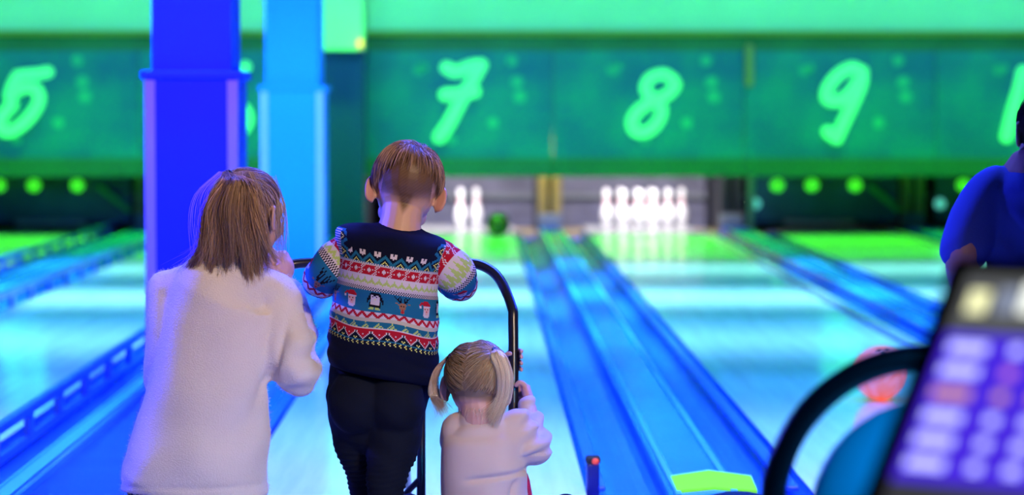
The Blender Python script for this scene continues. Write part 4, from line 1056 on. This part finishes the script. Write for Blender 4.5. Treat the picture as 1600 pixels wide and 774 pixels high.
for sg in (-1, 1):
    x = 1634 + sg * 66
    g.tube(pts([(x - sg * 18, 545, 7.52), (x, 545, 7.78), (x, 550, 8.0)]), np.array((56, 50, 38)) * UM, 18, 4)
    g.tube(pts([(x, 552, 7.9), (x, 680, 7.9), (x, 760, 7.88)]), np.array((38, 32, 26)) * UM, 18, 4)
g.organic('trousers', M['jeans'], mn, .008, 5)
for sg in (-1, 1):
    g = Geo(); shoe(g, (P(1634 + sg * 66, 700, 7.88)[0], 7.88, 0), (0, 1), .26, .075); g.organic('shoe', M['shoe'], mn, .006, 3)
bx = P(1634, 500, 7.5)[0]
t = thing('stool', (bx, 7.5, 0), 'low dark padded stool under the seated man in blue', 'stool')
Geo().box((bx - .27, 7.27, .27), (bx + .27, 7.72, .345), .03).build('seat', mat('bench_vinyl', (.02, .03, .06, 1), rough=.4), t)
for dx in (-.22, .22):
    for dy in (7.30, 7.66): Geo().box((bx + dx - .02, dy - .02, 0), (bx + dx + .02, dy + .02, .27)).build('leg', M['black'], t)
# ================================================================== HOOP CHAIR
YC = 4.2; UC = YC / F
t = thing('chair', (P(1440, 700, YC)[0], YC, 0), 'teal round backed chair inside a black tubular hoop, left of the screen', 'chair')
cc_ = (1448, 800); rad = 241; hp = []
for k in range(15):
    a = PI * k / 14; q = P(cc_[0] - rad * math.cos(a), cc_[1] - rad * 1.0 * math.sin(a), YC); hp.append(q)
l0 = hp[0].copy(); l1 = hp[-1].copy()
hp = [np.array((l0[0] - .02, YC - .02, .018)), np.array((l0[0] - .012, YC - .01, .28))] + hp + [np.array((l1[0] + .012, YC - .01, .28)), np.array((l1[0] + .02, YC - .02, .018))]
Geo().tube(hp, .0205, 20, 6).build('hoop_frame', mat('hoop_paint', (.010, .006, .010, 1), rough=.3), t, True)
mtl = mat('teal_shell', (.01, .44, .60, 1), rough=.35, noise=.15, nscale=6)
g = Geo(); g.ell(P(1452, 812, YC + .02), (.185, .05, .185), None, 20, 36); g.build('backrest', mtl, t, True)
sc_ = P(1452, 900, YC + .22); g = Geo(); g.ell((sc_[0], sc_[1], .44), (.20, .21, .045), None, 16, 36); g.build('seat', mtl, t, True)
for dx in (-.16, .16): Geo().tube([(sc_[0] + dx, YC + .10, .42), (sc_[0] + dx * 1.25, YC + .42, .012)] if 0 else [(sc_[0] + dx, YC + .34, .42), (sc_[0] + dx * 1.25, YC + .42, .016)], .016, 14, smooth=False).build('leg', M['black'], t, True)
Geo().tube([(l0[0], YC, .42), (sc_[0], YC + .06, .42), (l1[0], YC, .42)], .014, 14, 6).build('cross_bar', M['black'], t, True)
# ================================================================== SCORING SCREEN
psi = math.radians(40); th = math.radians(37)
wd = np.array((math.cos(psi), -math.sin(psi), 0)); ud = np.array((math.sin(psi) * math.sin(th), math.cos(psi) * math.sin(th), math.cos(th))); nd = np.cross(wd, ud)
TL_ = P(1487, 399, 2.78); SW, SH = .50, .335
def slab(x0, x1, y0, y1, z0, z1, bev=0):
    """box on the screen: x to the right, y down from the top edge, z out of the glass"""
    g = Geo().box((x0, y0, z0), (x1, y1, z1), bev); v = g.v[0]; g.v[0] = TL_ + np.outer(v[:, 0], wd) - np.outer(v[:, 1], ud) + np.outer(v[:, 2], nd)
    g.f = [q[::-1] for q in g.f]; return g
cen = TL_ + wd * SW / 2 - ud * SH / 2
t = thing('scoring_screen', (cen[0] + .02, cen[1] + .1, 0), 'black bezelled touch screen on a stand, blurred in the right foreground', 'screen')
slab(0, SW, 0, SH, -.035, 0, .006).build('casing', mat('casing_plastic', (.010, .010, .012, 1), rough=.35), t)
B_ = .027
def glow(name, col, e): return mat(name, (.02, .02, .02, 1), rough=.3, emit=col, es=e)
mh = glow('header_glow', lin(88, 90, 92), 1.0); mp = glow('panel_glow', lin(74, 42, 228), 1.0); mf = glow('footer_glow', lin(60, 60, 66), 1.0)
slab(B_, SW - B_, B_ * .8, .092, 0, .0010).build('header_bar', mh, t)
slab(B_, SW - B_, .092, .262, 0, .0010).build('score_area', mp, t)
slab(B_, SW - B_, .262, SH - .02, 0, .0010).build('footer_bar', mf, t)
mw = glow('text_white', lin(240, 245, 235), 1.5); my = glow('text_cream', lin(235, 235, 180), 1.4); ml = glow('text_lilac', lin(185, 185, 255), 1.7); mo_ = glow('row_orange', lin(225, 160, 150), 1.0); mk = glow('text_pink', lin(215, 130, 220), 1.0); mgr = glow('text_grey', lin(140, 150, 175), 1.0)
def blob(x, y, w, h, m, nm='icon'): slab(x - w / 2, x + w / 2, y - h / 2, y + h / 2, .001, .0018).build(nm, m, t)
blob(.050, .055, .022, .026, my); blob(.082, .052, .020, .030, mgr); blob(.105, .048, .016, .036, mw); blob(.130, .050, .02, .03, mw); blob(.155, .060, .022, .022, my)
for k in range(5): blob(.20 + k * .05, .055, .028, .024, (mw, mgr)[k % 2])
for k in range(6):                                   # rows: a name bar, then a line of score boxes
    y = .109 + k * .0265; m_ = mo_ if k == 2 else ml
    blob(.058, y, .042, .0115, m_, 'name_bar')
    for j in range(9):
        blob(.112 + j * .040, y, .013 + .006 * ((j * 7 + k * 3) % 3) / 2, .0105, mo_ if k == 2 and j < 8 else (mk if (j + k * 5) % 17 == 5 else ml), 'score_box')
c2 = TL_ + wd * SW * .55 - ud * SH * .8 - nd * .04
Geo().tube([c2, (c2[0] + .03, c2[1] + .12, .55), (c2[0] + .03, c2[1] + .14, .03)], .035, 18, 6).build('stand_column', M['black'], t, True)
Geo().box((c2[0] - .2, c2[1] - .1, 0), (c2[0] + .26, c2[1] + .36, .03), .01).build('stand_base', M['black'], t)
